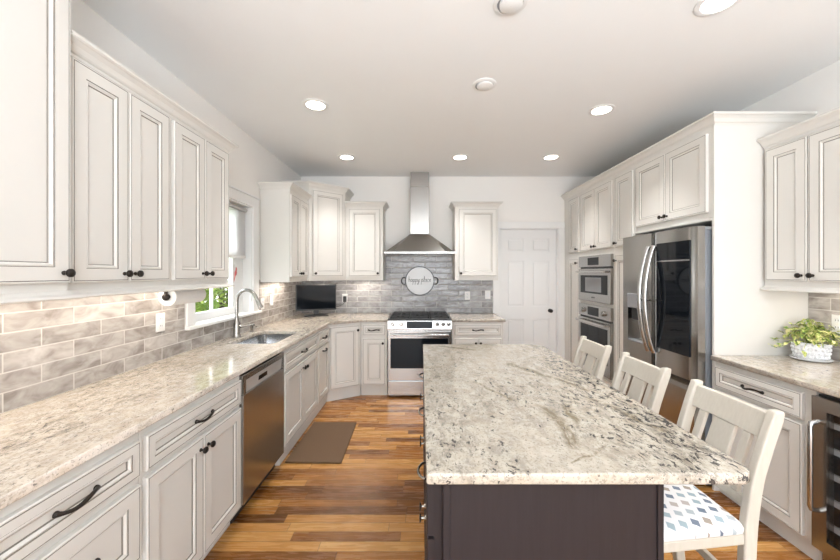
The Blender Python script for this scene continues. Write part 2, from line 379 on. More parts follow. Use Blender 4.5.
def tag(o, label=None, cat=None, group=None, kind=None):
    if label: o['label'] = label
    if cat: o['category'] = cat
    if group: o['group'] = group
    if kind: o['kind'] = kind
    return o
def thing(name, label, cat, loc=(0, 0, 0), rz=0.0, group=None):
    o = bpy.data.objects.new(name, None); C.objects.link(o); o.empty_display_size = 0.1
    o.location = loc; o.rotation_euler = (0, 0, rz); return tag(o, label, cat, group)
def inst(src, parent, loc, name=None, rot=None):
    o = src.copy(); C.objects.link(o); o.parent = parent; o.location = loc
    if rot: o.rotation_euler = rot
    if name: o.name = name
    return o
def copy_tree(o, parent=None):
    c = o.copy(); C.objects.link(c); c.parent = parent
    for ch in list(o.children): copy_tree(ch, c)
    return c
def flat_slab(name, outer, holes, z0, z1, bev, m, parent=None):
    cu = bpy.data.curves.new(name, 'CURVE'); cu.dimensions = '2D'; cu.fill_mode = 'BOTH'
    for lp in [outer] + holes:
        sp_ = cu.splines.new('POLY'); sp_.points.add(len(lp) - 1); sp_.use_cyclic_u = True
        for q, (x, y) in zip(sp_.points, lp): q.co = (x, y, 0, 1)
    cu.extrude = (z1 - z0) / 2 - bev; cu.bevel_depth = bev; cu.bevel_resolution = 2; cu.offset = -bev
    t = bpy.data.objects.new('tmp', cu); C.objects.link(t); bpy.context.view_layer.update()
    me = bpy.data.meshes.new_from_object(t.evaluated_get(bpy.context.evaluated_depsgraph_get()))
    bpy.data.objects.remove(t); me.name = name
    cx = sum(p[0] for p in outer) / len(outer); cy = sum(p[1] for p in outer) / len(outer)
    for v in me.vertices: v.co = Vector((v.co.x - cx, v.co.y - cy, v.co.z + (z1 - z0) / 2))
    me.materials.clear(); me.materials.append(m)
    o = bpy.data.objects.new(name, me); C.objects.link(o); o.location = (cx, cy, z0)
    if parent: o.parent = parent
    return o
def rounded(x0, x1, y0, y1, r, n=6):
    """rounded rectangle, r for corners (x0y0, x1y0, x1y1, x0y1)"""
    rs = r if isinstance(r, (list, tuple)) else [r] * 4
    out = []
    for (cx, cy, a), q in zip(((x0, y0, PI), (x1, y0, 1.5 * PI), (x1, y1, 0), (x0, y1, PI / 2)), rs):
        ox = cx + q if cx == x0 else cx - q; oy = cy + q if cy == y0 else cy - q
        for k in range(n + 1):
            t = a + PI / 2 * k / n; out.append((ox + q * math.cos(t), oy + q * math.sin(t)))
    return out
def text(name, s, size, m, parent, loc, rot, extrude=0.0006):
    cu = bpy.data.curves.new(name, 'FONT'); cu.body = s; cu.size = size; cu.extrude = extrude; cu.align_x = 'CENTER'; cu.align_y = 'CENTER'
    t = bpy.data.objects.new('tmp', cu); C.objects.link(t); bpy.context.view_layer.update()
    me = bpy.data.meshes.new_from_object(t.evaluated_get(bpy.context.evaluated_depsgraph_get())); bpy.data.objects.remove(t)
    me.materials.clear(); me.materials.append(m)
    o = bpy.data.objects.new(name, me); C.objects.link(o); o.location = loc; o.rotation_euler = rot; o.parent = parent
    return o

# ---------------------------------------------------------------- the setting
XL, XR, YB, ZC = -1.66, 2.62, 4.77, 2.803
def struct(mb, name, m, **kw): return tag(mb.build(name, m, **kw), kind='structure')
b = MB(); b.box(XL - .14, XR + .14, -3.35, YB + .14, -0.06, 0.0); struct(b, 'floor', M['floor'])
b = MB(); b.box(XL - .14, XR + .14, -3.35, YB + .14, ZC, ZC + 0.1); struct(b, 'ceiling', M['ceiling'])
WY0, WY1, WZ0, WZ1 = 2.51, 3.39, 1.09, 2.12
b = MB()
b.box(XL - .14, XL, -3.35, WY0, 0, ZC); b.box(XL - .14, XL, WY1, YB + .14, 0, ZC)
b.box(XL - .14, XL, WY0, WY1, 0, WZ0); b.box(XL - .14, XL, WY0, WY1, WZ1, ZC)
struct(b, 'wall_left', M['wall'])
DX0, DX1, DZ = 1.093, 1.893, 2.085
b = MB()
b.box(XL, DX0, YB, YB + .14, 0, ZC); b.box(DX1, XR, YB, YB + .14, 0, ZC); b.box(DX0, DX1, YB, YB + .14, DZ, ZC)
struct(b, 'wall_back', M['wall'])
b = MB(); b.box(XR, XR + .14, -3.35, YB + .14, 0, ZC); struct(b, 'wall_right', M['wall'])
b = MB()
b.box(XL, -1.15, -3.35, -3.2, 0, ZC); b.box(2.15, XR, -3.35, -3.2, 0, ZC); b.box(-1.15, 2.15, -3.35, -3.2, 2.55, ZC)
struct(b, 'wall_front', M['wall'])
# window over the sink
win = tag(thing('window_1', None, None, (XL, (WY0 + WY1) / 2, WZ0)), kind='structure')
def wpart(name, m, boxes, bev=0.0):
    q = MB()
    for bx in boxes: q.box(*bx, bev=bev)
    return q.build(name, m, win, loc=(-XL, -(WY0 + WY1) / 2, -WZ0))
xg = -1.765
wpart('window_jamb', M['trim'], [(XL - .138, XL, WY0, WY0 + .012, WZ0, WZ1), (XL - .138, XL, WY1 - .012, WY1, WZ0, WZ1), (XL - .138, XL, WY0 + .012, WY1 - .012, WZ1 - .012, WZ1)])
wpart('window_casing', M['trim'], [(XL, XL + .018, WY0 - .085, WY0 + .004, WZ0 + .002, WZ1), (XL, XL + .018, WY1 - .004, WY1 + .11, WZ0 + .002, WZ1), (XL, XL + .02, WY0 - .085, WY1 + .11, WZ1 - .004, WZ1 + .09), (XL, XL + .03, WY0 - .095, WY1 + .12, WZ1 + .09, WZ1 + .105)], 0.003)
wpart('window_sill', M['trim'], [(XL - .13, XL + .045, WY0 - .10, WY1 + .125, WZ0 - .022, WZ0 + .002)], 0.004)
wpart('sash', M['trim'], [(xg - .02, xg + .02, WY0 + .012, WY0 + .11, WZ0 + .002, WZ1 - .012), (xg - .02, xg + .02, 3.20, WY1 - .012, WZ0 + .002, WZ1 - .012), (xg - .02, xg + .02, WY0 + .11, 3.20, WZ0 + .002, 1.155), (xg - .02, xg + .02, WY0 + .11, 3.20, 1.63, 1.68), (xg - .02, xg + .02, WY0 + .11, 3.20, WZ1 - .06, WZ1 - .012), (xg - .012, xg + .012, 2.898, 2.912, 1.155, WZ1 - .06)])
wpart('pane', M['glass'], [(xg - .003, xg + .003, WY0 + .11, 3.20, 1.155, WZ1 - .06)])
# door in the back wall
door = tag(thing('door_1', None, None, (DX0, YB + .05, 0)), kind='structure')
q = MB(); dw = DX1 - DX0
q.box(.004, dw - .004, .012, .04, .008, DZ - .004)
st = .105
for x0, x1 in ((.004, st), (dw / 2 - .055, dw / 2 + .055), (dw - st, dw - .004)): q.box(x0, x1, 0, .014, .008, DZ - .004)
for z0, z1 in ((.008, .22), (.83, 1.0), (1.64, 1.765), (1.955, DZ - .004)):
    for x0, x1 in ((st, dw / 2 - .055), (dw / 2 + .055, dw - st)): q.box(x0, x1, 0, .014, z0, z1)
for z0, z1 in ((.22, .83), (1.0, 1.64), (1.765, 1.955)):
    for x0, x1 in ((st, dw / 2 - .055), (dw / 2 + .055, dw - st)):
        q.box(x0 + .022, x1 - .022, .003, .014, z0 + .022, z1 - .022, bev=.006)
q.build('door_slab', M['trim'], door)
q = MB(); R90 = Matrix.Rotation(PI / 2, 4, 'X')
q.lathe([(.026, 0), (.026, .006), (.010, .010), (.010, .035), (.022, .042), (.027, .055), (.022, .066), (.004, .070)], 20, 0, Matrix.Translation((.705, 0, .945)) @ R90)
tag(q.build('door_knob', M['bronze'], door, smooth=True), 'black round knob')
b = MB()
b.box(DX0 - .098, DX0, YB - .018, YB, 0, DZ + .0, bev=.003); b.box(DX1, DX1 + .09, YB - .018, YB, 0, DZ, bev=.003); b.box(DX0 - .098, DX1 + .09, YB - .02, YB, DZ, DZ + .09, bev=.003)
b.box(DX0, DX0 + .012, YB, YB + .05, 0, DZ); b.box(DX1 - .012, DX1, YB, YB + .05, 0, DZ); b.box(DX0, DX1, YB, YB + .05, DZ - .012, DZ)
struct(b, 'trim_1', M['trim'])

# outside the window
b = MB(); b.box(-16, XL - .16, -4, 20, -.35, -.25); struct(b, 'lawn_ground', M['lawn'])
def shrub(x, y, r, h, seed, label):
    rnd = random.Random(seed)
    t = thing('leafy_shrub', label, 'shrub', (x, y, -.25), 0, 'shrubs outside the sink window')
    q = MB()
    for k in range(5600):
        u = rnd.uniform(-1, 1); a = rnd.uniform(0, 2 * PI); rr = rnd.uniform(.55, 1.0) ** .5
        s_ = math.sqrt(1 - u * u)
        c = Vector((r * rr * s_ * math.cos(a), r * rr * s_ * math.sin(a), h * .52 + h * .48 * rr * u))
        c *= 1 + .12 * mnoise.noise(c * 2.2 + Vector((seed, 0, 0)))
        m = Matrix.Translation(c) @ Matrix.Rotation(rnd.uniform(0, 6.28), 4, 'Z') @ Matrix.Rotation(rnd.uniform(-.9, .9), 4, 'X')
        L_ = rnd.uniform(.09, .17); w_ = L_ * .33
        vs = [q.b.verts.new(m @ Vector(p)) for p in ((0, 0, 0), (w_, L_ * .45, .012), (0, L_, 0), (-w_, L_ * .45, .012))]
        q.b.faces.new(vs)
    q.build('foliage', M['leaf'], t)
    q = MB()
    for k in range(5):
        a = k * 1.3; q.tube([(0, 0, 0), (.1 * math.cos(a), .1 * math.sin(a), h * .3), (r * .5 * math.cos(a), r * .5 * math.sin(a), h * .7)], [.04, .03, .012], 6)
    q.build('stem', M['bark'], t)
shrub(-4.7, 6.35, 1.0, 4.1, 1, 'leafy green shrub outside the window, seen through the first pane beside the cabinets')
shrub(-5.0, 8.75, 1.1, 3.8, 2, 'leafy yellow-green shrub outside, seen through the window pane beside the faucet')

# ---------------------------------------------------------------- backsplashes
def splash(name, label, m, boxes, org):
    q = MB()
    for bx in boxes: q.box(*bx)
    return tag(q.build(name, m, origin=org), label, 'backsplash')
splash('tile_backsplash', 'grey-beige subway tile backsplash on the window wall, behind faucet and paper towels', M['tile_y'],
       [(XL + .0012, XL + .01, .78, WY0 - .102, .918, 1.40), (XL + .0012, XL + .01, WY0 - .102, WY1 + .127, .918, WZ0 - .024), (XL + .0012, XL + .01, WY1 + .127, YB - .012, .918, 1.40)], (XL, 2.7, .918))
splash('tile_backsplash', 'shiny grey subway tile backsplash behind the range, round sign hanging on it', M['tile_x'],
       [(XL + .012, -.49, YB - .01, YB - .0012, .918, 1.40), (-.49, .435, YB - .01, YB - .0012, .918, 1.715), (.435, .992, YB - .01, YB - .0012, .918, 1.40)], (-.3, YB, .918))
splash('tile_backsplash', 'grey subway tile backsplash behind the potted plant, under the two-door wall cabinet', M['tile_y'],
       [(XR - .01, XR - .0012, 1.0, 2.324, .918, 1.40)], (XR, 1.7, .918))

# ---------------------------------------------------------------- cabinets
def front(parent, name, x0, x1, z0, z1, t=.02, fw=.055, mats=None, plain=False):
    fw = min(fw, (z1 - z0) * .27, (x1 - x0) * .27)
    q = MB()
    def ring(i, y): return [Vector((x0 + i, y, z0 + i)), Vector((x1 - i, y, z0 + i)), Vector((x1 - i, y, z1 - i)), Vector((x0 + i, y, z1 - i))]
    prof = [(0, -.0005, 0), (0, -t + .003, 0), (.003, -t, 0), (.0065, -t, 0), (.008, -t + .0012, 1), (.0095, -t, 1), (fw, -t, 0), (fw + .0025, -t + .003, 1), (fw + .007, -t + .0015, 0), (fw + .015, -t + .007, 0), (fw + .018, -t + .011, 1), (fw + .0205, -t + .0105, 0)]
    q.loops([ring(i, y) for i, y, _ in prof], 0, True, True, mis=[p[2] for p in prof[1:]])
    return q.build(name, mats or [M['cream'], M['glaze']], parent)
_R = Matrix.Rotation(PI / 2, 4, 'X')
_q = MB(); _q.lathe([(.008, 0), (.0085, .003), (.0055, .006), (.0055, .014), (.012, .018), (.0155, .023), (.0150, .029), (.009, .034), (.001, .0355)], 16, 0, _R)
KNOB = _q.build('knob', M['bronze'], smooth=True)
_q = MB()
_n = 14
_q.tube([(-.062 + .124 * k / _n, -.004 - .024 * math.sin(PI * k / _n) ** .7, -.006 * math.sin(2 * PI * k / _n)) for k in range(_n + 1)], [.0085 if k in (0, _n) else (.0062 if k in (1, _n - 1) else .005 + .0015 * math.sin(PI * k / _n)) for k in range(_n + 1)], 10, rx=None)
for sx in (-1, 1): _q.lathe([(.0095, 0), (.0095, .004), (.006, .010)], 12, 0, Matrix.Translation((sx * .061, 0, 0)) @ _R)
PULL = _q.build('pull_handle', M['bronze'], smooth=True)
_q = MB(); _q.lathe([(.0105, 0), (.008, .003), (.005, .008), (.005, .015), (.0135, .019), (.0145, .022), (.001, .0235)], 16, 0, _R)
NKNOB = _q.build('knob', M['nickel'], smooth=True)
_q = MB()
_q.tube([(-.05 + .1 * k / 12, -.003 - .024 * math.sin(PI * k / 12) ** .6, 0) for k in range(13)], .0045, 10)
NPULL = _q.build('pull_handle', M['nickel'], smooth=True)
PROTO = [KNOB, PULL, NKNOB, NPULL]

CROWN = [(-.03, 0), (.004, 0), (.006, .010), (.013, .014), (.018, .020), (.026, .036), (.040, .049), (.046, .051), (.052, .056), (.052, .068), (-.03, .068)]
RAIL = [(-.02, 0), (.030, 0), (.034, .005), (.030, .012), (.012, .019), (.006, .026), (.001, .030), (-.02, .030)]
def fronts_of(t, fronts, zb, y=0.0, mats=None, knob=None, pull=None, tt=.02):
    knob = knob or KNOB; pull = pull or PULL
    for f in fronts:
        kind, x0, x1, z0, z1 = f[:5]; hw = f[5] if len(f) > 5 else None
        d = front(t, kind, x0, x1, z0 - zb, z1 - zb, tt, mats=mats)
        if hw is None: continue
        if hw == 'pull': inst(pull, d, ((x0 + x1) / 2, -tt, (z0 + z1) / 2 - zb))
        elif hw == 'pulltop': inst(pull, d, ((x0 + x1) / 2, -tt, z1 - .045 - zb))
        else:
            kx = x0 + .027 if hw[0] == 'L' else x1 - .027
            kz = z1 - .055 if hw[1] == 'T' else z0 + .035
            inst(knob, d, (kx, -tt, kz - zb))
def wl(loc, rz, pts):
    """world plan points into a thing's own frame"""
    c, s = math.cos(-rz), math.sin(-rz)
    return [((x - loc[0]) * c - (y - loc[1]) * s, (x - loc[0]) * s + (y - loc[1]) * c) for x, y in pts]
def cabinet(name, label, loc, rz, W, D, z0, z1, fronts, toe=None, crown=None, rail=None, group=None, poly=None, open_top=False, cat='cabinet'):
    """loc: front corner of the face frame; local x along the face, local -y into the room"""
    zb = loc[2]
    t = thing(name, label, cat, loc, rz, group)
    q = MB()
    if poly: q.prism(wl(loc, rz, poly), z0 - zb, z1 - zb)
    elif open_top:
        q.box(0, .018, .02, D, z0 - zb, z1 - zb); q.box(W - .018, W, .02, D, z0 - zb, z1 - zb); q.box(.018, W - .018, .02, D, z0 - zb, z0 + .018 - zb)
        q.box(.018, W - .018, D - .012, D, z0 + .018 - zb, z1 - zb); q.box(0, W, 0, .02, z0 - zb, z1 - zb)
    else: q.box(0, W, 0, D, z0 - zb, z1 - zb)
    q.build('carcass', M['cream'], t, bevel=.0015)
    if toe:
        q = MB()
        if poly: q.prism(wl(loc, rz, toe), 0, z0 - zb)
        else: q.box(0, W, toe, D, 0, z0 - zb)
        q.build('toe_kick', M['cream'], t)
    if crown:
        path, zc = crown
        q = MB(); q.sweep(path, [(o, z + zc - zb) for o, z in CROWN]); q.build('crown_moulding', M['cream'], t)
    if rail:
        q = MB(); q.sweep(rail, [(o, z + z0 - .025 - zb) for o, z in RAIL]); q.build('light_rail', M['cream'], t)
    fronts_of(t, fronts, zb)
    return t
R90L, R90R = PI / 2, -PI / 2
CT = .883   # top of the base cabinets
# --- base run on the window wall
cabinet('base_cabinet', 'cream base cabinet with stacked drawers at the near end of the window counter', (-1.06, .79, 0), R90L, .505, .595, .105, CT,
        [('drawer', .012, .493, .715, .85, 'pull'), ('drawer', .012, .493, .41, .685, 'pull'), ('drawer', .012, .493, .115, .385, 'pull')], toe=.055)
cabinet('base_cabinet', 'cream base cabinet, one wide drawer over two doors, beside the stainless dishwasher', (-1.06, 1.298, 0), R90L, .716, .595, .105, CT,
        [('drawer', .014, .702, .715, .85, 'pull'), ('door', .014, .356, .115, .69, 'RT'), ('door', .360, .702, .115, .69, 'LT')], toe=.055)
cabinet('sink_cabinet', 'cream sink base cabinet with false drawer front and two doors beyond the dishwasher', (-1.06, 2.632, 0), R90L, .868, .595, .125, CT,
        [('drawer', .014, .854, .715, .85, 'pull'), ('door', .014, .432, .135, .69, 'RT'), ('door', .436, .854, .135, .69, 'LT')], toe=.02, open_top=True)
cabinet('base_cabinet', 'narrow cream base cabinet, drawer over a pull-out door, between sink cabinet and corner', (-1.06, 3.502, 0), R90L, .421, .595, .125, CT,
        [('drawer', .012, .405, .715, .85, 'pull'), ('door', .012, .405, .135, .69, 'pulltop')], toe=.02)
cx0, cy0, cx1, cy1 = -1.06, 3.926, -.722, 4.13
ang = math.atan2(cy1 - cy0, cx1 - cx0); cl = math.hypot(cx1 - cx0, cy1 - cy0)
cabinet('corner_base_cabinet', 'cream corner base cabinet with one full-height angled door under the television', (cx0, cy0, 0), ang, cl, .5, .125, CT,
        [('door', .022, cl - .022, .138, .85, 'RT')], poly=[(cx0, cy0), (cx1, cy1), (cx1, 4.755), (-1.655, 4.755), (-1.655, cy0)],
        toe=[(cx0 - .008, cy0 + .012), (cx1 - .006, cy1 + .014), (cx1, 4.755), (-1.655, 4.755), (-1.655, cy0 + .012)])
cabinet('base_cabinet', 'slim cream base cabinet, drawer over door, between corner cabinet and range', (-.718, 4.13, 0), 0, .314, .62, .125, CT,
        [('drawer', .022, .292, .725, .855, 'pull'), ('door', .022, .292, .14, .69, 'RT')], toe=.02)
cabinet('base_cabinet', 'cream base cabinet with wide drawer between the range and the white panelled door', (.375, 4.13, 0), 0, .61, .62, .125, CT,
        [('drawer', .025, .585, .725, .855, 'pull'), ('door', .025, .303, .14, .69, 'RT'), ('door', .307, .585, .14, .69, 'LT')], toe=.02)
# --- wall cabinets on the window wall
cabinet('wall_cabinet', 'taller cream wall cabinet at the near end, its top above the picture', (-1.295, .66, 1.40), R90L, .604, .36, 1.40, 2.56,
        [('door', .012, .598, 1.435, 2.53, 'RB')], rail=[(0, 0), (.604, 0), (.604, .033)], crown=([(0, 0), (.604, 0), (.604, .36)], 2.56))
cabinet('wall_cabinet', 'cream two-door wall cabinet adjoining the taller one, over the double outlet', (-1.33, 1.266, 1.40), R90L, .552, .325, 1.40, 2.30,
        [('door', .030, .284, 1.432, 2.285, 'RB'), ('door', .288, .536, 1.432, 2.285, 'LB')], rail=[(0, 0), (.552, 0)], crown=([(0, 0), (.552, 0)], 2.295))
cabinet('wall_cabinet', 'cream two-door wall cabinet beside the sink window, over the paper towel roll', (-1.33, 1.819, 1.40), R90L, .553, .325, 1.40, 2.30,
        [('door', .016, .278, 1.432, 2.285, 'RB'), ('door', .282, .537, 1.432, 2.285, 'LB')], rail=[(0, 0), (.553, 0), (.553, .32)], crown=([(0, 0), (.553, 0), (.553, .32)], 2.295))
cabinet('wall_cabinet', 'cream wall cabinet with plain side panel between the window and the corner cabinet', (-1.352, 3.545, 1.375), R90L, .563, .303, 1.375, 2.34,
        [('door', .012, .268, 1.43, 2.285, 'RB'), ('door', .272, .545, 1.43, 2.285, 'LB')], crown=([(0, .303), (0, 0), (.563, 0)], 2.325))
ux0, uy0, ux1, uy1 = -1.335, 4.111, -.975, 4.44
ua = math.atan2(uy1 - uy0, ux1 - ux0); ul = math.hypot(ux1 - ux0, uy1 - uy0)
cabinet('corner_wall_cabinet', 'tall cream corner wall cabinet with one angled door above the television', (ux0, uy0, 1.375), ua, ul, .5, 1.375, 2.50,
        [('door', .040, ul - .04, 1.43, 2.47, 'LB')], poly=[(ux0, uy0), (ux1, uy1), (ux1, 4.765), (-1.655, 4.765), (-1.655, uy0)],
        crown=(wl((ux0, uy0), ua, [(-1.655, uy0), (ux0, uy0), (ux1, uy1), (ux1, 4.765)]), 2.49))
cabinet('wall_cabinet', 'single-door cream wall cabinet on the back wall, between corner cabinet and hood', (-.972, 4.44, 1.375), 0, .482, .325, 1.375, 2.32,
        [('door', .045, .447, 1.43, 2.295, 'RB')], crown=([(0, 0), (.482, 0), (.482, .325)], 2.315), rail=None)
cabinet('wall_cabinet', 'single-door cream wall cabinet on the back wall, between hood and white door', (.436, 4.44, 1.375), 0, .558, .325, 1.375, 2.32,
        [('door', .048, .535, 1.43, 2.295, 'LB')], crown=([(0, .325), (0, 0), (.558, 0), (.558, .325)], 2.315))
# --- tall run and fridge surround
TX = 1.982
def tall(label, ya, yb, fronts, crown, z0=.105, z1=2.48, name='tall_cabinet', holes=None, extra=None):
    W = ya - yb; zb = 0 if z0 < .2 else z0
    t = thing(name, label, 'cabinet', (TX, ya, zb), R90R)
    q = MB()
    if holes:
        q.box(0, W, .02, .63, holes[0][0] - .0, holes[0][0] + .018) if False else None
        zs = [z0] + [z for h in holes for z in h] + [z1]
        q.box(0, .025, 0, .63, z0, z1); q.box(W - .025, W, 0, .63, z0, z1); q.box(.025, W - .025, .605, .63, z0, z1)
        for k in range(0, len(zs), 2): q.box(.025, W - .025, 0, .605, zs[k], zs[k + 1])
    else: q.box(0, W, 0, .63, z0 - zb, z1 - zb)
    q.build('carcass', M['cream'], t, bevel=.0015)
    if zb == 0:
        q = MB(); q.box(0, W, .05, .63, 0, z0); q.build('toe_kick', M['cream'], t)
    q = MB(); q.sweep(crown, [(o, z + 2.468 - zb) for o, z in CROWN]); q.build('crown_moulding', M['cream'], t)
    fronts_of(t, fronts, zb)
    return t
tall('narrow tall cream cabinet in the corner beside the white panelled door', 4.765, 4.285, [('door', .175, .455, 1.735, 2.43, 'RB'), ('door', .175, .455, .12, 1.65, 'RT')], [(0, 0), (.48, 0)])
tall('tall cream cabinet housing the two built-in ovens', 4.283, 3.532, [('door', .040, .376, 1.735, 2.43, 'RB'), ('door', .380, .724, 1.735, 2.43, 'LB'), ('drawer', .02, .73, .12, .335, 'pull')], [(0, 0), (.751, 0)], holes=[(.372, 1.102), (1.150, 1.665)], name='oven_cabinet')
tall('narrow tall cream cabinet between the ovens and the refrigerator', 3.530, 3.192, [('door', .035, .322, 1.735, 2.43, 'LB'), ('door', .035, .322, .12, 1.65, 'LT')], [(0, 0), (.338, 0)])
t = tall('cream two-door cabinet directly above the stainless refrigerator', 3.190, 2.3465, [('door', .032, .408, 1.888, 2.43, 'RB'), ('door', .412, .815, 1.888, 2.43, 'LB')], [(0, 0), (.8435, 0)], z0=1.828, name='refrigerator_cabinet')
sp_t = thing('refrigerator_end_panel', 'full-height cream end panel between the refrigerator and the plant counter', 'cabinet panel', (TX, 2.346, 0), R90R)
q = MB(); q.box(0, .019, -.004, .635, 0, 2.48); q.build('panel', M['cream'], sp_t, bevel=.0015)
q = MB(); q.sweep([(.0, 0), (.019, 0), (.019, .635)], [(max(o, -.012), z + 2.468) for o, z in CROWN]); q.build('crown_moulding', M['cream'], sp_t)
q = MB(); q.sweep([(0, 0), (.842, 0)], [(0, .002), (.012, .002), (.014, .012), (0, .016)]); q.build('light_rail', M['cream'], t)
# --- run by the plant
cabinet('base_cabinet', 'cream base cabinet with drawer and door beside the wine cooler, under the potted plant', (TX, 2.324, 0), R90R, .594, .625, .105, CT,
        [('drawer', .018, .545, .715, .85, 'pull'), ('door', .018, .545, .115, .69, 'LT')], toe=.03)
cabinet('wall_cabinet', 'cream two-door wall cabinet over the potted plant and tiled backsplash', (2.312, 2.322, 1.38), R90R, .56, .303, 1.38, 2.31,
        [('door', .022, .270, 1.42, 2.285, 'RB'), ('door', .278, .530, 1.42, 2.285, 'LB')], rail=[(0, 0), (.56, 0)], crown=([(0, 0), (.56, 0)], 2.30))

# ---------------------------------------------------------------- worktops
sink_hole = rounded(-1.53, -1.15, 2.70, 3.30, .05)
tag(flat_slab('granite_countertop', [(-1.655, .78), (-1.035, .78), (-1.035, 3.90), (-.71, 4.105), (-.405, 4.105), (-.405, 4.757), (-1.655, 4.757)], [sink_hole], .885, .917, .004, M['granite_perimeter']),
    'beige speckled granite countertop along the window wall, cut out for the sink', 'countertop')
tag(flat_slab('granite_countertop', [(.372, 4.105), (1.006, 4.105), (1.006, 4.757), (.372, 4.757)], [], .885, .917, .004, M['granite_perimeter']),
    'short granite countertop between the range and the white panelled door', 'countertop')
tag(flat_slab('granite_countertop', [(1.95, 1.0), (2.607, 1.0), (2.607, 2.323), (1.95, 2.323)], [], .885, .917, .004, M['granite_perimeter']),
    'beige granite countertop under the potted plant, above the wine cooler', 'countertop')
tag(flat_slab('island_countertop', rounded(.015, .935, .95, 2.682, [.008, .05, .12, .008], 8), [], .885, .917, .006, M['granite_island']),
    'large cream granite island top with dark grey and taupe veins', 'countertop')

# ---------------------------------------------------------------- island
isl = thing('kitchen_island', 'dark espresso wood kitchen island base under the cream granite top', 'island', (.037, 2.58, 0), R90R)
q = MB(); q.box(0, 1.575, 0, .655, .10, CT); q.build('carcass', M['espresso'], isl)
q = MB(); q.box(.0, 1.55, .06, .60, 0, .10); q.build('toe_kick', M['espresso'], isl)
q = MB(); q.box(1.5755, 1.592, .026, .655, .0, CT)
q.box(1.592, 1.598, .026, .046, .0, CT); q.box(1.592, 1.598, .638, .655, .0, CT)
q.build('end_panel', M['espresso'], isl, bevel=.0015)
EM = [M['espresso'], M['espresso']]
fr = []
for a, c in ((.012, .585), (.588, 1.200), (1.203, 1.590)):
    m_ = (a + c) / 2
    fr += [('drawer', a, c, .715, .87, 'pull'), ('door', a, m_ - .0015, .115, .705, 'RT'), ('door', m_ + .0015, c, .115, .705, 'LT')]
fronts_of(isl, fr, 0, mats=EM, knob=NKNOB, pull=NPULL)

# ---------------------------------------------------------------- sink, faucet, dispenser
t = thing('sink', 'stainless undermount sink set in the beige countertop under the window', 'sink', (-1.34, 3.0, .70))
q = MB(); rings = []
for off, z, r in ((.012, .8845, .055), (-.004, .8845, .05), (-.004, .880, .05), (-.012, .73, .05), (-.035, .70, .06), (-.12, .694, .06)):
    rings.append([Vector((x + 1.34, y - 3.0, z - .70)) for x, y in rounded(-1.53 - off, -1.15 + off, 2.70 - off, 3.30 + off, r)])
q.loops(rings, 0, False, True); q.build('basin', M['sinksteel'], t, smooth=True)
q = MB(); q.lathe([(.045, -.004), (.045, -.002), (.036, -.001), (.030, -.004)], 20); q.build('drain', M['steeldark'], t, smooth=True)
t = thing('kitchen_faucet', 'tall brushed nickel gooseneck faucet behind the sink', 'faucet', (-1.592, 2.98, .917))
q = MB(); q.lathe([(.033, .0005), (.033, .006), (.030, .010), (.028, .02), (.027, .115), (.022, .13), (.0145, .15), (.0145, .17)], 20); q.build('base', M['nickel'], t, smooth=True)
q = MB(); pts = [(0, 0, .165), (0, 0, .30)]
for k in range(1, 13):
    a = PI * k / 12 * .88; pts.append((.085 - .085 * math.cos(a), 0, .312 + .094 * math.sin(a)))
q.tube(pts, .0145, 14); q.build('neck', M['nickel'], t, smooth=True)
e = Vector(pts[-1]); d = (e - Vector(pts[-2])).normalized()
q = MB(); q.cyl(e - d * .01, e + d * .05, .0145, .017); q.cyl(e + d * .05, e + d * .105, .017, .0225); q.build('spray_head', M['nickel'], t, smooth=True)
q = MB(); q.cyl((0.012, .006, .085), (.045, .03, .088), .012, .010); q.tube([(.04, .026, .088), (.075, .055, .092), (.11, .09, .098)], [.007, .006, .0075], 10); q.build('lever', M['nickel'], t, smooth=True)
t = thing('soap_dispenser', 'short brushed nickel soap dispenser beside the faucet', 'soap dispenser', (-1.588, 3.24, .917))
q = MB(); q.lathe([(.021, .0005), (.021, .006), (.012, .010), (.011, .035), (.014, .040), (.0145, .062), (.009, .068)], 18); q.build('base', M['nickel'], t, smooth=True)
q = MB(); q.tube([(0, 0, .060), (.03, -.02, .064), (.065, -.042, .058)], [.007, .006, .005], 10); q.build('spout', M['nickel'], t, smooth=True)

# ---------------------------------------------------------------- dishwasher
t = thing('dishwasher', 'stainless steel dishwasher under the window countertop, between two cream cabinets', 'dishwasher', (-1.065, 2.020, 0), R90L)
W = .606
q = MB(); q.box(.004, W - .004, .002, .58, .105, .868); q.build('body', M['darkplastic'], t)
q = MB(); q.box(.002, W - .002, -.024, .001, .105, .752, bev=.004, seg=2); q.box(.002, .036, -.024, .001, .752, .868, bev=.002); q.box(W - .036, W - .002, -.024, .001, .752, .868, bev=.002); q.box(.036, W - .036, -.024, .001, .832, .868, bev=.002)
q.build('door', M['steeldark'], t)
q = MB()
q.loops([[Vector(p) for p in ((.037, -.019, .831), (W - .037, -.019, .831), (W - .037, -.001, .831), (.037, -.001, .831))], [Vector(p) for p in ((.037, -.012, .753), (W - .037, -.012, .753), (W - .037, -.001, .753), (.037, -.001, .753))]], 0, True, True)
cp = q.build('control_panel', M['panelgrey'], t)
q = MB(); q.box(.21, .33, -.0185, -.013, .778, .806); q.build('display', M['glassblack'], cp)
text('lettering', 'BOSCH', .016, M['darkplastic'], t, (.30, -.0245, .848), (PI / 2, 0, 0))
q = MB(); q.box(.004, W - .004, .045, .5, .0, .104); q.build('toe_kick', M['darkplastic'], t)

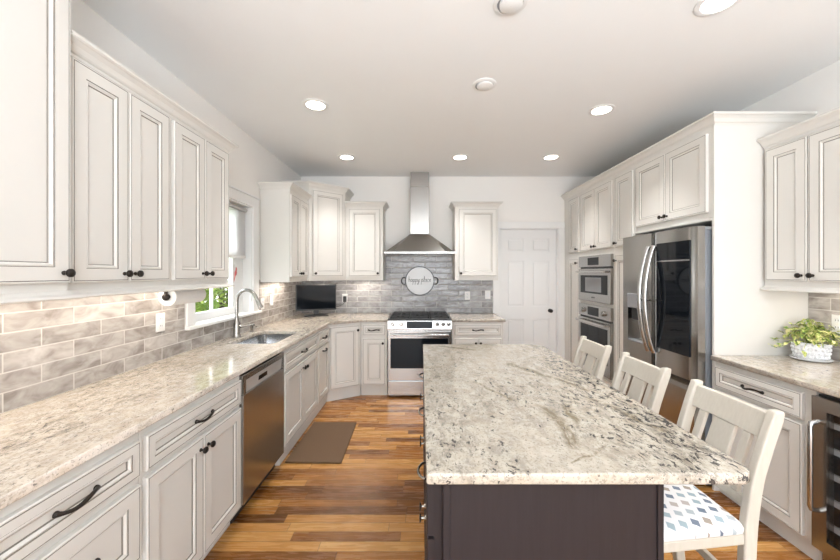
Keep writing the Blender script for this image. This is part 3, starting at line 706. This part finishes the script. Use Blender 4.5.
# ---------------------------------------------------------------- range
RX0, RW, RY = -.395, .758, 4.085
t = thing('gas_range', 'stainless steel slide-in gas range with black grates under the hood', 'range', (RX0, RY, 0))
q = MB(); q.box(.002, RW - .002, .012, .64, .03, .905); q.build('body', M['steel'], t)
q = MB(); q.box(.03, RW - .03, .06, .60, 0, .0295); q.build('toe_kick', M['black'], t)
q = MB(); q.box(0, RW, -.005, .645, .906, .925, bev=.003); q.build('cooktop', M['black'], t)
gw = (RW - .05) / 3
for k in range(3):
    x0 = .025 + k * gw
    q = MB()
    for xx in (x0 + .004, x0 + gw - .016): q.box(xx, xx + .012, .035, .60, .936, .947)
    for yy in (.035, .30, .588): q.box(x0 + .004, x0 + gw - .004, yy, yy + .012, .936, .947)
    q.box(x0 + gw / 2 - .006, x0 + gw / 2 + .006, .035, .60, .936, .947)
    for yy in (.165, .445): q.box(x0 + .004, x0 + gw - .004, yy, yy + .010, .936, .947)
    for xx in (x0 + .004, x0 + gw - .016):
        for yy in (.035, .588): q.box(xx, xx + .012, yy, yy + .012, .9255, .9355)
    q.build('grate', M['iron'], t)
    for yy in ((.17, .45) if k != 1 else (.31,)):
        q = MB(); m_ = Matrix.Translation((x0 + gw / 2, yy, .9255))
        q.lathe([(.055, 0), (.055, .004), (.042, .008), (.042, .014), (.020, .016)], 20, 0, m_); q.build('burner', M['nickel'], t, smooth=True)
q = MB(); q.loops([[Vector(p) for p in ((0, y, z), (RW, y, z), (RW, .011, z), (0, .011, z))] for z, y in ((.800, -.022), (.808, -.027), (.905, -.006))], 0, True, True)
cp = q.build('control_panel', M['steel'], t)
q = MB(); q.loops([[Vector(p) for p in ((.225, y, z), (.53, y, z), (.53, y + .006, z), (.225, y + .006, z))] for z, y in ((.818, -.0265), (.898, -.0092))], 0, True, True)
q.build('display', M['glassblack'], cp)
for kx in (.058, .160, .588, .658, .722):
    q = MB(); q.lathe([(.025, 0), (.025, .004), (.021, .006), (.019, .026), (.015, .030)], 18, 0, Matrix.Translation((kx, -.0135, .866)) @ _R)
    q.box(kx - .003, kx + .003, -.052, -.046, .850, .884)
    q.build('knob', M['steel'], cp, smooth=True)
q = MB(); q.box(.004, RW - .004, -.018, .0115, .205, .782, bev=.004, seg=2); od = q.build('oven_door', M['steel'], t)
q = MB(); q.box(.035, RW - .045, -.0205, -.0175, .345, .700, bev=.001); q.build('window', M['glassblack'], od)
q = MB(); q.tube([(.03, -.06, .745), (RW - .04, -.06, .745)], .012, 14)
for kx in (.06, RW - .07): q.cyl((kx, -.018, .745), (kx, -.06, .745), .009)
q.build('handle', M['steel'], od, smooth=True)
text('lettering', 'BOSCH', .026, M['darkplastic'], od, (RW / 2 + .01, -.0185, .275), (PI / 2, 0, 0))
q = MB(); q.box(.004, RW - .004, -.014, .0115, .024, .192, bev=.004, seg=2); q.build('drawer', M['steel'], t)

# ---------------------------------------------------------------- hood
t = thing('range_hood', 'stainless pyramid chimney range hood above the gas range', 'range hood', (-.018, YB - .012, 1.715))
hw, hd = .446, .445
q = MB(); q.box(-hw, hw, -hd, 0, 0, .022, bev=.002); q.build('base_rim', M['steel'], t)
q = MB()
bt = [(-hw, -.02), (-hw, -hd + .10), (-.33, -hd + .006), (.33, -hd + .006), (hw, -hd + .10), (hw, -.02)]
tp = [(-.127, -.02), (-.127, -.205), (-.122, -.21), (.122, -.21), (.127, -.205), (.127, -.02)]
q.loops([[Vector((x, y, .0225)) for x, y in bt], [Vector((x, y, .268)) for x, y in tp]], 0, True, True)
q.build('canopy', M['steeldark'], t)
q = MB(); q.box(-.124, .124, -.207, 0, .269, .893, bev=.002); q.box(-.122, .122, -.205, 0, .895, ZC - 1.717, bev=.002); q.build('chimney', M['steeldark'], t)
text('lettering', 'BOSCH', .02, M['steel'], t, (0, -hd - .0005, .011), (PI / 2, 0, 0))

# ---------------------------------------------------------------- refrigerator
t = thing('refrigerator', 'stainless french-door refrigerator with a dark glass door panel and ice dispenser', 'refrigerator', (1.945, 3.180, 0), R90R)
W = .826
q = MB(); q.box(.004, W - .004, 0, .62, .035, 1.765, bev=.004); q.build('body', M['steelside'], t)
q = MB(); q.box(.03, W - .03, .03, .55, 0, .0345); q.build('base', M['black'], t)
dz0, dz1, ym = .722, 1.792, -.082
def shell(q, x0, x1, z0, z1):
    """rounded slab, bulging a little towards the room"""
    n = 14; sec = []
    for k in range(n + 1):
        u = k / n; x = x0 + (x1 - x0) * u
        e = min(u, 1 - u) * (x1 - x0)
        y = ym + .016 * max(0, 1 - e / .016) ** 2 + .010 * (2 * u - 1) ** 2
        sec.append((x, y))
    sec = [(x0, -.006)] + sec + [(x1, -.006)]
    q.prism(sec, z0, z1)
split = .392
# far door: four pieces round the dispenser niche
q = MB(); nx0, nx1, nz0, nz1 = .075, .275, .87, 1.17
q.box(0, nx0, ym, -.006, nz0, nz1); q.box(nx1, split - .002, ym, -.006, nz0, nz1); q.box(0, split - .002, ym, -.006, dz0, nz0); q.box(0, split - .002, ym, -.006, nz1, dz1)
q.box(nx0, nx1, -.022, -.006, nz0, nz1)
dl = q.build('door', M['fridgesteel'], t)
q = MB(); q.box(nx0 - .004, nx1 + .004, ym - .006, -.03, nz1 - .005, 1.29, bev=.004); dp = q.build('dispenser', M['greyplastic'], dl)
q = MB(); q.box(nx0 + .03, nx1 - .03, ym + .012, -.028, 1.06, nz1 - .006, bev=.006); q.build('spout', M['darkplastic'], dp)
q = MB(); q.box(nx0 + .001, nx1 - .001, ym + .002, -.023, nz0 + .001, nz0 + .012); q.build('drip_tray', M['greyplastic'], dp)
q = MB(); shell(q, split + .002, W, dz0, dz1); dr = q.build('door', M['fridgesteel'], t, smooth=True)
q = MB(); q.box(.452, .790, ym - .004, ym + .012, .885, 1.70, bev=.002); q.build('glass_panel', M['glassblack'], dr)
q = MB(); q.box(.452, .790, ym - .0048, ym - .0035, 1.556, 1.566); q.build('panel_strip', M['steel'], dr)
q = MB(); q.lathe([(.016, 0), (.016, .002), (.011, .0022), (.011, .001)], 20, 0, Matrix.Translation((.62, ym + .003, 1.748)) @ _R)
q.build('emblem', M['nickel'], dr)
for d_, hx in ((dl, split - .034), (dr, split + .034)):
    q = MB(); n = 22; P = []
    for k in range(n + 1):
        u = k / n; P.append((hx, ym - .006 - .074 * math.sin(PI * u) ** .8, .835 + (1.685 - .835) * u))
    q.tube(P, .018, 12, rx=.014); q.cyl((hx, ym + .012, 1.25), (hx, ym - .078, 1.25), .007)
    tag(q.build('handle', M['steel'], d_, smooth=True))
q = MB(); q.loops([[Vector((x, y, z)) for x, y in ((0, -.006), (0, yy), (W, yy), (W, -.006))] for z, yy in ((.06, ym), (.65, ym), (.672, ym + .006), (.708, ym + .05))], 0, True, True)
q.build('freezer_drawer', M['steeldark'], t)
for hx in (.02, .765):
    q = MB(); q.box(hx, hx + .05, -.0055, .06, 1.7665, 1.79, bev=.006); q.build('hinge_cover', M['greyplastic'], t)

# ---------------------------------------------------------------- built-in ovens
def oven(label, z0, z1, kind):
    W = .700
    t = thing('wall_oven', label, 'oven', (TX, 4.258, z0), R90R)
    h = z1 - z0
    q = MB(); q.box(.003, W - .003, .004, .55, .003, h - .003); q.build('body', M['darkplastic'], t)
    ph = .125 if kind == 'small' else .135
    q = MB(); q.box(-.012, W + .012, -.030, -.001, h - ph, h + .006, bev=.003); cp = q.build('control_panel', M['fridgesteel'], t)
    q = MB(); q.box(.22, .46, -.0325, -.029, h - ph + .022, h - .018); q.build('display', M['glassblack'], cp)
    if kind == 'large':
        for kx in (.11, .57):
            q = MB(); q.lathe([(.034, 0), (.034, .004), (.026, .006), (.023, .028), (.019, .031)], 20, 0, Matrix.Translation((kx, -.0285, h - ph / 2)) @ _R); q.build('knob', M['steeldark'], cp, smooth=True)
    q = MB(); q.box(.0, W, -.012, -.001, h - ph - .018, h - ph - .001); q.build('vent_gap', M['darkplastic'], t)
    q = MB(); q.box(-.012, W + .012, -.034, -.001, -.008, h - ph - .019, bev=.003); od = q.build('oven_door', M['fridgesteel'], t)
    top = h - ph - .019
    q = MB(); q.box(.05, W - .05, -.0365, -.033, .085 if kind == 'small' else .12, top - .075); wd = q.build('window', M['glassblack'], od)
    if kind == 'small':
        q = MB(); q.box(.17, W - .17, -.0372, -.0360, .105, top - .10); q.build('window_mesh', M['greyplastic'], wd)
    q = MB(); q.tube([(.03, -.078, top - .035), (W - .03, -.078, top - .035)], .0125, 14)
    for kx in (.06, W - .06): q.cyl((kx, -.033, top - .035), (kx, -.078, top - .035), .010)
    q.build('handle', M['steel'], od, smooth=True)
    text('lettering', 'BOSCH', .022, M['darkplastic'], od, (W / 2, -.0345, .04), (PI / 2, 0, 0))
    return t
oven('stainless built-in microwave oven, upper of the two stacked in the tall cabinet', 1.152, 1.663, 'small')
oven('stainless built-in wall oven with two knobs, lower of the two in the tall cabinet', .375, 1.100, 'large')

# ---------------------------------------------------------------- wine cooler
t = thing('wine_cooler', 'stainless framed wine cooler with dark glass door under the plant counter', 'wine cooler', (1.985, 1.722, 0), R90R)
W = .60
q = MB(); q.box(0, .02, 0, .58, .10, .868); q.box(W - .02, W, 0, .58, .10, .868); q.box(.02, W - .02, .56, .58, .10, .868); q.box(.02, W - .02, 0, .56, .10, .13); q.box(.02, W - .02, 0, .56, .84, .868)
q.build('body', M['black'], t)
q = MB(); q.box(.0, W, -.038, -.001, .11, .862); 
bmesh.ops.delete(q.b, geom=list(q.b.faces), context='FACES'); q.b.clear()
for x0, x1, z0, z1 in ((.002, .065, .115, .862), (W - .065, W - .002, .115, .862), (.065, W - .065, .115, .175), (.065, W - .065, .800, .862)): q.box(x0, x1, -.038, -.001, z0, z1)
dr = q.build('door_frame', M['steeldark'], t)
q = MB(); q.box(.0655, W - .0655, -.030, -.022, .1755, .7995); q.build('glass', M['glass'], dr)
for k in range(5):
    z = .215 + k * .125
    q = MB(); q.box(.03, W - .03, .012, .028, z, z + .026)
    for j in range(9): q.box(.04 + j * .0625, .046 + j * .0625, .028, .54, z + .008, z + .013)
    q.build('shelf', M['greyplastic'], t)
q = MB(); q.tube([(.032, -.038, .745), (.032, -.074, .735), (.032, -.079, .72), (.032, -.079, .33), (.032, -.074, .315), (.032, -.038, .305)], .011, 12)
q.build('handle', M['steel'], dr, smooth=True)
q = MB(); q.box(.004, W - .004, .015, .5, 0, .0995); 
for j in range(14): q.box(.05 + j * .036, .066 + j * .036, .010, .0149, .03, .08)
q.build('grille', M['steeldark'], t)

# ---------------------------------------------------------------- stools
STP = [(0.000, 1.205), (.14, 1.182), (.30, 1.165), (.47, 1.163), (.60, 1.172), (.75, 1.192), (.84, 1.222), (.91, 1.244), (.975, 1.264)]
def stool(yc, label):
    t = thing('counter_stool', label, 'stool', (.92, yc, 0), 0, 'counter stools along the island')
    def L(x): return x - .92
    for sy in (-1, 1):
        q = MB(); rings = []
        n = 26
        for k in range(n + 1):
            z = .98 * k / n
            for a, b_ in zip(STP, STP[1:]):
                if a[0] <= z <= b_[0] + 1e-6 or b_ is STP[-1]:
                    u = (z - a[0]) / (b_[0] - a[0]); x = a[1] + (b_[1] - a[1]) * u; break
            wx = .045 if z > .35 else .045 - .010 * (1 - z / .35)
            if z > .955: wx *= .80
            yo = sy * (.172 + .004 * max(0, (z - .6) / .4)); wy = .0165
            rings.append([Vector((L(x) + dx, yo + dy, z)) for dx, dy in ((-wx / 2, -wy), (wx / 2, -wy), (wx / 2, wy), (-wx / 2, wy))])
        # smooth the centre line a little
        for _ in range(3):
            for k in range(1, n):
                mx = (rings[k - 1][0].x + rings[k][0].x * 2 + rings[k + 1][0].x) / 4 - rings[k][0].x
                for v in rings[k]: v.x += mx
        q.loops(rings, 0, True, True); q.build('back_post', M['stool'], t, bevel=.006)
        q = MB(); q.loops([[Vector((L(.765) + dx * s, sy * .205 + dy * s, z)) for dx, dy in ((-.02, -.02), (.02, -.02), (.02, .02), (-.02, .02))] for z, s in ((0, .72), (.3, .9), (.509, 1.0))], 0, True, True)
        q.build('leg', M['stool'], t, bevel=.004)
        q = MB(); q.box(L(.785), L(1.140), sy * .190 - .009, sy * .190 + .009, .22, .245); q.build('stretcher', M['stool'], t, bevel=.003)
    for xx, zz in ((.765, .17), (1.168, .30)):
        q = MB(); q.box(L(xx) - .010, L(xx) + .010, (-.183 if zz < .2 else -.1545), (.183 if zz < .2 else .1545), zz, zz + .032); q.build('stretcher', M['stool'], t, bevel=.003)
    q = MB(); q.prism([(L(.735), -.238), (L(1.141), -.190), (L(1.141), .190), (L(.735), .238)], .510, .550); q.build('seat_frame', M['stool'], t, bevel=.006)
    q = MB(); rings = []
    base = [(L(.730), -.243), (L(1.143), -.194), (L(1.143), .194), (L(.730), .243)]
    def soft(off, z):
        pts = []
        for i in range(4):
            p0 = Vector(base[i - 1]); p1 = Vector(base[i]); p2 = Vector(base[(i + 1) % 4])
            a_ = p1 + (p0 - p1).normalized() * .035; c_ = p1 + (p2 - p1).normalized() * .035
            for k in range(7):
                u = k / 6; pts.append((1 - u) ** 2 * a_ + 2 * u * (1 - u) * p1 + u * u * c_)
        cen = Vector((L(.93), 0))
        return [Vector((*(cen + (p - cen) * (1 - off / .2)), z)) for p in pts]
    q.loops([soft(*r) for r in ((.004, .5505), (-.003, .558), (-.004, .568), (.001, .580), (.012, .590), (.04, .598), (.10, .603), (.17, .605))], 0, True, True)
    q.build('cushion', M['cushion'], t, smooth=True)
    def back_x(z):
        for a, b_ in zip(STP, STP[1:]):
            if a[0] <= z <= b_[0]: return a[1] + (b_[1] - a[1]) * (z - a[0]) / (b_[0] - a[0])
    def panel(name, y0, y1, z0, z1, th, bow=0.0):
        q = MB(); rings = []; nz = 8
        for k in range(nz + 1):
            z = z0 + (z1 - z0) * k / nz; x = L(back_x(z))
            ny = 8; front_ = []; back_ = []
            for j in range(ny + 1):
                y = y0 + (y1 - y0) * j / ny; o = bow * (1 - (y / .2) ** 2)
                front_.append(Vector((x - th / 2 + o, y, z))); back_.append(Vector((x + th / 2 + o, y, z)))
            rings.append(front_ + list(reversed(back_)))
        q.loops(rings, 0, True, True); return q.build(name, M['stool'], t, bevel=.003)
    panel('top_rail', -.1585, .1585, .872, .962, .024, .012)
    panel('lower_rail', -.1565, .1565, .62, .655, .020, .010)
    panel('slat', -.050, .050, .656, .871, .018, .011)
    panel('slat', .085, .118, .656, .871, .018, .009); panel('slat', -.118, -.085, .656, .871, .018, .009)
    return t
stool(1.405, 'ivory wooden counter stool with print cushion at the near end of the island')
stool(1.955, 'ivory wooden counter stool, middle of three, facing the refrigerator freezer drawer')
stool(2.505, 'ivory wooden counter stool at the far end of the island, before the ovens')

# ---------------------------------------------------------------- floor mat
t = flat_slab('kitchen_mat', [(-1.05, 2.665), (-.612, 2.655), (-.628, 3.365), (-1.046, 3.372)], [], .0005, .016, .006, M['mat'])
tag(t, 'brown cushioned kitchen mat on the wood floor before the sink cabinet', 'mat')

# ---------------------------------------------------------------- round sign
t = thing('wall_sign', 'round white sign with black rim and script words above the range', 'sign', (-.017, YB - .0105, 1.362)); t.scale = (.945, 1, .945)
q = MB(); q.lathe([(.200, .0005), (.200, .010), (.001, .010)], 56, 0, _R); q.build('plate', M['enamelwhite'], t, smooth=True)
q = MB(); n = 60
rings = []
for k in range(n + 1):
    a = 2 * PI * k / n
    rings.append([Vector((math.cos(a) * r, -y, math.sin(a) * r)) for r, y in ((.2005, .0005), (.214, .0005), (.214, .018), (.2005, .018))])
q.loops(rings, 0); q.build('rim', M['black'], t)
for s_ in (-1, 1):
    q = MB(); q.tube([(s_ * .212, -.010, .05), (s_ * .245, -.010, .046), (s_ * .264, -.010, .02), (s_ * .264, -.010, -.02), (s_ * .245, -.010, -.046), (s_ * .212, -.010, -.05)], .0085, 8)
    q.build('handle', M['black'], t, smooth=True)
GL = {'h': ([[(0, 1.05), (.02, 0)], [(.02, .3), (.14, .52), (.26, .42), (.27, .05), (.38, .02)]], .42),
      'a': ([[(.30, .45), (.14, .52), (.0, .28), (.08, .02), (.24, .12), (.30, .45), (.31, .06), (.42, .03)]], .46),
      'p': ([[(.04, .5), (.02, -.6)], [(.03, .36), (.16, .52), (.30, .36), (.24, .06), (.06, .06)], [(.24, .06), (.42, .04)]], .44),
      'y': ([[(0, .5), (.06, .08), (.20, .08), (.30, .5), (.26, -.3), (.10, -.58), (.02, -.42), (.42, .06)]], .46),
      'l': ([[(0, .04), (.16, .7), (.12, 1.02), (.04, .8), (.08, .06), (.22, .04)]], .26),
      'c': ([[(.28, .42), (.14, .52), (.01, .26), (.10, .02), (.34, .08)]], .38),
      'e': ([[(0, .2), (.24, .34), (.16, .52), (.03, .34), (.08, .04), (.34, .10)]], .36), ' ': ([], .30)}
q = MB(); xx = 0; sc_ = .074
word = 'happy place'; total = sum(GL[c][1] for c in word)
for c in word:
    for st_ in GL[c][0]:
        P = [Vector(((xx + px + pz * .10 - total / 2) * sc_, -.0108, pz * sc_ - .012)) for px, pz in st_]
        D = []
        for i in range(len(P) - 1):
            for u in (0, .25, .5, .75):
                a_, b_, c_, d_ = P[max(i - 1, 0)], P[i], P[i + 1], P[min(i + 2, len(P) - 1)]
                D.append(.5 * ((2 * b_) + (c_ - a_) * u + (2 * a_ - 5 * b_ + 4 * c_ - d_) * u * u + (3 * b_ - a_ - 3 * c_ + d_) * u ** 3))
        D.append(P[-1]); q.tube(D, .0026, 6)
    xx += GL[c][1]
q.build('lettering', M['ink'], t)

# ---------------------------------------------------------------- television
tv = thing('television', 'small black flat-screen television on the corner of the countertop', 'television', (-1.36, 4.48, .9175), math.radians(24))
q = MB(); q.box(-.252, .252, -.018, .018, .068, .402, bev=.004); q.build('frame', M['darkplastic'], tv)
q = MB(); q.box(-.240, .240, -.0195, -.0175, .088, .390); q.build('screen', M['glassblack'], tv)
q = MB(); q.loops([[Vector((x, y, z)) for x, y in rounded(-w_, w_, -d_, d_, .03)] for z, w_, d_ in ((0, .15, .085), (.008, .15, .085), (.016, .11, .05))], 0, True, True); q.box(-.03, .03, -.012, .012, .015, .070); q.build('stand', M['darkplastic'], tv, smooth=True)
ad = thing('power_adapter', 'black power adapter plugged into the outlet beside the television', 'adapter', (-1.046, YB - .0175, 1.118))
q = MB(); q.box(-.020, .022, -.040, 0, -.045, .032, bev=.004); q.build('plug_body', M['darkplastic'], ad)
q = MB(); q.tube([(.0, -.02, -.045), (-.02, -.025, -.075), (-.08, -.03, -.105), (-.16, -.05, -.115), (-.26, -.10, -.12)], .003, 6); q.build('cord', M['darkplastic'], ad)

# ---------------------------------------------------------------- outlets and switches
def plate(name, label, cat, loc, rz, w_, sockets, switch=False):
    t = thing(name, label, cat, loc, rz)
    q = MB(); q.box(-w_ / 2, w_ / 2, -.006, 0, -.058, .058, bev=.0025); q.build('cover_plate', M['plastic'], t)
    for sx in sockets:
        if switch:
            q = MB(); q.box(sx - .016, sx + .016, -.009, -.0055, -.033, .033, bev=.002); q.build('rocker', M['ceramic'], t)
        else:
            for sz in (-.022, .022):
                q = MB(); q.box(sx - .015, sx + .015, -.008, -.0055, sz - .013, sz + .013, bev=.002)
                s2 = q.build('socket', M['ceramic'], t)
                q = MB(); q.box(sx - .008, sx - .0055, -.0083, -.0078, sz - .004, sz + .007); q.box(sx + .0055, sx + .008, -.0083, -.0078, sz - .004, sz + .007); q.build('slot', M['darkplastic'], s2)
    return t
plate('wall_outlet', 'white outlet plate on the tiles below the paper towel roll', 'outlet', (XL + .0105, 2.18, 1.158), R90L, .075, (0,))
plate('light_switch', 'white rocker switch plate on the tiles beside the window casing, nearer the television', 'switch', (XL + .0105, 3.80, 1.17), R90L, .075, (0,), True)
plate('wall_outlet', 'white outlet plate half hidden beside the window casing behind the faucet spout', 'outlet', (XL + .0105, 3.585, 1.15), R90L, .072, (0,))
plate('wall_outlet', 'white outlet plate on the back tiles holding a black adapter', 'outlet', (-1.05, YB - .0105, 1.125), 0, .075, (0,))
plate('wall_outlet', 'white outlet plate on the back tiles between range and the light switch', 'outlet', (.640, YB - .0105, 1.158), 0, .075, (0,))
plate('light_switch', 'white switch plate on the back tiles next to the white panelled door', 'switch', (.920, YB - .0105, 1.170), 0, .075, (0,), True)
plate('wall_outlet', 'white outlet plate on the tiles behind the potted plant', 'outlet', (XR - .0105, 2.13, 1.15), R90R, .12, (-.028, .028))

# ---------------------------------------------------------------- paper towels
t = thing('paper_towel_holder', 'white paper towel roll on a dark holder under the wall cabinet beside the window', 'paper towel holder', (-1.46, 1.98, 1.332))
q = MB(); Rx = Matrix.Rotation(-PI / 2, 4, 'X')
q.lathe([(.018, 0), (.052, 0), (.052, .275), (.018, .275)], 32, 0, Matrix.Translation((0, .006, 0)) @ Rx, cap=False); q.build('paper_roll', M['paper'], t, smooth=True)
q = MB(); q.lathe([(.006, -.02), (.014, -.018), (.021, -.010), (.021, -.002), (.009, .004), (.009, .283), (.020, .285), (.020, .292), (.006, .296)], 18, 0, Rx)
q.build('rod', M['bronze'], t, smooth=True)
q = MB(); q.box(-.010, .010, .286, .296, 0, .0675); q.box(-.010, .010, -.010, -.003, 0, .0675); q.build('bracket', M['bronze'], t)

# ---------------------------------------------------------------- roller shade and suncatcher
t = thing('roller_shade', 'white roller shade drawn halfway down the sink window', 'window shade', (XL - .055, 2.95, 2.05))
q = MB(); q.cyl((0, -.42, .03), (0, .42, .03), .020, n=18); q.build('roller', M['panelgrey'], t, smooth=True)
q = MB(); q.box(-.002, .002, -.41, .41, -.415, .012); q.build('fabric', M['shade'], t)
q = MB(); q.box(-.010, .010, -.41, .41, -.44, -.4151, bev=.003); q.build('bottom_bar', M['plastic'], t)
t = thing('suncatcher', 'small red bird suncatcher hanging against the sink window frame', 'ornament', (XL - .072, 3.225, 1.555))
q = MB(); q.lathe([(.012, 0), (.010, .003), (.004, .008)], 12, 0, Matrix.Rotation(PI / 2, 4, 'Y')); q.tube([(.004, 0, 0), (.006, 0, -.03)], .0012, 6); q.build('hook', M['plastic'], t)
q = MB()
q.loops([[Vector((.004 + sx * .5 * r, y + math.cos(a) * r * .9, z + 0)) for a, sx in ((2 * PI * k / 10, math.sin(2 * PI * k / 10)) for k in range(10))] for z, y, r in ((-.03, .0, .003), (-.038, .002, .009), (-.05, .003, .010), (-.06, 0, .012), (-.08, -.006, .017), (-.10, -.012, .013), (-.115, -.020, .007), (-.15, -.034, .005), (-.165, -.038, .002))], 0, True, True)
q.build('body', M['bird'], t, smooth=True)
q = MB(); q.loops([[Vector((.011, -.004 + math.cos(2 * PI * k / 8) * .008 * s_, -.085 + math.sin(2 * PI * k / 8) * .026 * s_)) for k in range(8)] for s_ in (1, .5)] , 0, True, True); q.build('wing', M['birdgrey'], t)

# ---------------------------------------------------------------- potted plant
sx, sy = 2.480, 2.195
t = thing('saucer', 'white round saucer under the flowerpot on the beige countertop', 'saucer', (sx, sy, .9175)); t.scale = (.78, .78, 1)
q = MB(); q.lathe([(.078, 0), (.116, .006), (.123, .013), (.119, .015), (.08, .009), (.001, .008)], 40); q.build('dish', M['ceramic'], t, smooth=True)
t = thing('potted_plant', 'variegated pothos plant in a bumpy white flowerpot on a saucer', 'plant', (sx, sy, .9268)); t.scale = (.82, .82, 1)
q = MB(); q.lathe([(.001, .001), (.078, .001), (.090, .02), (.098, .06), (.096, .105), (.090, .105), (.088, .08)], 40, cap=False)
for r_ in range(4):
    for k in range(18):
        a = 2 * PI * (k + .5 * (r_ % 2)) / 18; z = .018 + r_ * .024; rr = (.089, .095, .098, .0975)[r_]
        m_ = Matrix.Translation((rr * math.cos(a), rr * math.sin(a), z)) @ Matrix.Diagonal((.9, .9, .9, 1))
        bmesh.ops.create_icosphere(q.b, subdivisions=1, radius=.0145, matrix=m_)
q.build('flowerpot', M['ceramic'], t, smooth=True)
q = MB(); q.lathe([(.001, .0935), (.0870, .0935), (.0870, .088), (.001, .088)], 30); q.build('soil', M['soil'], t)
rnd = random.Random(5); q = MB(); qs = MB()
for k in range(260):
    a = rnd.uniform(0, 2 * PI); e = rnd.uniform(0.0, 1.0)
    rr = .150 * math.sqrt(e) * rnd.uniform(.75, 1.12); z = .122 + .12 * (1 - e * .7) * rnd.uniform(.2, 1.1) - (.022 if e > .8 else 0)
    if k < 14: rr = rnd.uniform(.18, .24); z = rnd.uniform(.055, .12); a = rnd.uniform(PI * .75, PI * 1.35)
    p = Vector((rr * math.cos(a), rr * math.sin(a), z))
    if sx + p.x > XR - .03: p.x = XR - .03 - sx - rnd.uniform(0, .02)
    if sy + p.y > 2.300: p.y = 2.300 - sy - rnd.uniform(0, .02)
    yaw = a - PI / 2 + rnd.uniform(-.7, .7)
    m_ = Matrix.Translation(p) @ Matrix.Rotation(yaw, 4, 'Z') @ Matrix.Rotation(rnd.uniform(-1.2, .5), 4, 'X') @ Matrix.Rotation(rnd.uniform(-.4, .4), 4, 'Y')
    s_ = rnd.uniform(.022, .040)
    o2 = [(0, 0, 0), (.40, .12, .08), (.46, .42, .10), (.26, .80, .03), (0, 1.1, -.10), (-.26, .80, .03), (-.46, .42, .10), (-.40, .12, .08)]
    vs = [q.b.verts.new(m_ @ (Vector(v) * s_)) for v in o2]; mid = q.b.verts.new(m_ @ (Vector((0, .5, -.02)) * s_))
    for i in range(8): q.b.faces.new((vs[i], vs[(i + 1) % 8], mid))
    if k % 4 == 0: qs.tube([(p.x * .25, p.y * .25, .09), (p.x * .6, p.y * .6, max(z, .11) * .95), tuple(p)], .0018, 5)
lim = XR - .012 - sx
for v in q.b.verts:
    if v.co.x > lim: v.co.x = lim
    if sy + v.co.y > 2.318: v.co.y = 2.318 - sy
q.build('foliage', M['pothos'], t); qs.build('stem', M['pothos'], t)

# ---------------------------------------------------------------- ceiling fixtures
LP = [(-.835, 2.735, 'by the window wall, lone one before the far row'), (-.855, 3.97, 'in the far row, over the corner cabinet'), (.449, 3.97, 'in the far row, middle one beside the hood chimney'),
      (1.496, 3.97, 'in the far row, over the two wall ovens'), (1.474, 2.82, 'over the refrigerator and middle stool'), (1.462, 1.69, 'cut off by the top edge of the picture')]
proto = None
for x, y, s_ in LP:
    lab = 'lit round recessed ceiling light ' + s_
    if proto is None:
        t = proto = thing('recessed_light', lab, 'ceiling light', (x, y, ZC), 0, 'lit recessed ceiling lights')
        q = MB(); q.lathe([(.100, -.0005), (.100, -.005), (.088, -.009), (.074, -.007), (.072, -.002)], 40, cap=False); q.build('trim_ring', M['trim'], t, smooth=True)
        q = MB(); q.lathe([(.073, -.003), (.06, -.0045), (.001, -.005)], 32, cap=False); q.build('lens', M['lamp'], t, smooth=True)
    else:
        t = copy_tree(proto); t.location = (x, y, ZC); t['label'] = lab
    light('downlight', 'AREA', (x, y, ZC - .03), 4.2, (1.0, .985, .965), shape='DISK', size=.14, spread=math.radians(84))
proto = None
for x, y, lab in ((.447, 2.437, 'unlit round white ceiling fixture, whole one between the rows of lights'), (.439, 1.70, 'unlit round white ceiling fixture cut by the top edge')):
    if proto is None:
        t = proto = thing('round_ceiling_fixture', lab, 'ceiling fixture', (x, y, ZC), 0, 'unlit ceiling fixtures')
        q = MB(); q.lathe([(.083, -.0005), (.083, -.006), (.072, -.011), (.064, -.010), (.064, -.001)], 40, cap=False); q.build('trim_ring', M['trim'], t, smooth=True)
        q = MB(); q.lathe([(.0635, -.001), (.0635, -.004)], 32); q.build('dark_gap', M['greyplastic'], t)
        q = MB(); q.lathe([(.056, -.004), (.056, -.018), (.050, -.022), (.001, -.023)], 32, 0, Matrix.Translation((.004, -.004, 0)), cap=False); q.build('cover_disc', M['trim'], t, smooth=True)
    else:
        t = copy_tree(proto); t.location = (x, y, ZC); t['label'] = lab
# strips under the wall cabinets
UC = (1.0, .90, .79)
light('under_cabinet_strip', 'AREA', (-1.52, 1.50, 1.392), 4.0, UC, shape='RECTANGLE', size=.03, size_y=1.60)
light('under_cabinet_strip', 'AREA', (-1.55, 3.85, 1.368), 2.4, UC, shape='RECTANGLE', size=.03, size_y=.55)
light('under_cabinet_strip', 'AREA', (-1.25, 4.50, 1.368), 1.0, UC, shape='RECTANGLE', size=.40, size_y=.03)
light('under_cabinet_strip', 'AREA', (-.73, 4.62, 1.368), 1.3, UC, shape='RECTANGLE', size=.42, size_y=.03)
light('under_cabinet_strip', 'AREA', (2.52, 1.98, 1.372), .75, UC, shape='RECTANGLE', size=.03, size_y=.34)
for o in PROTO: bpy.data.objects.remove(o)
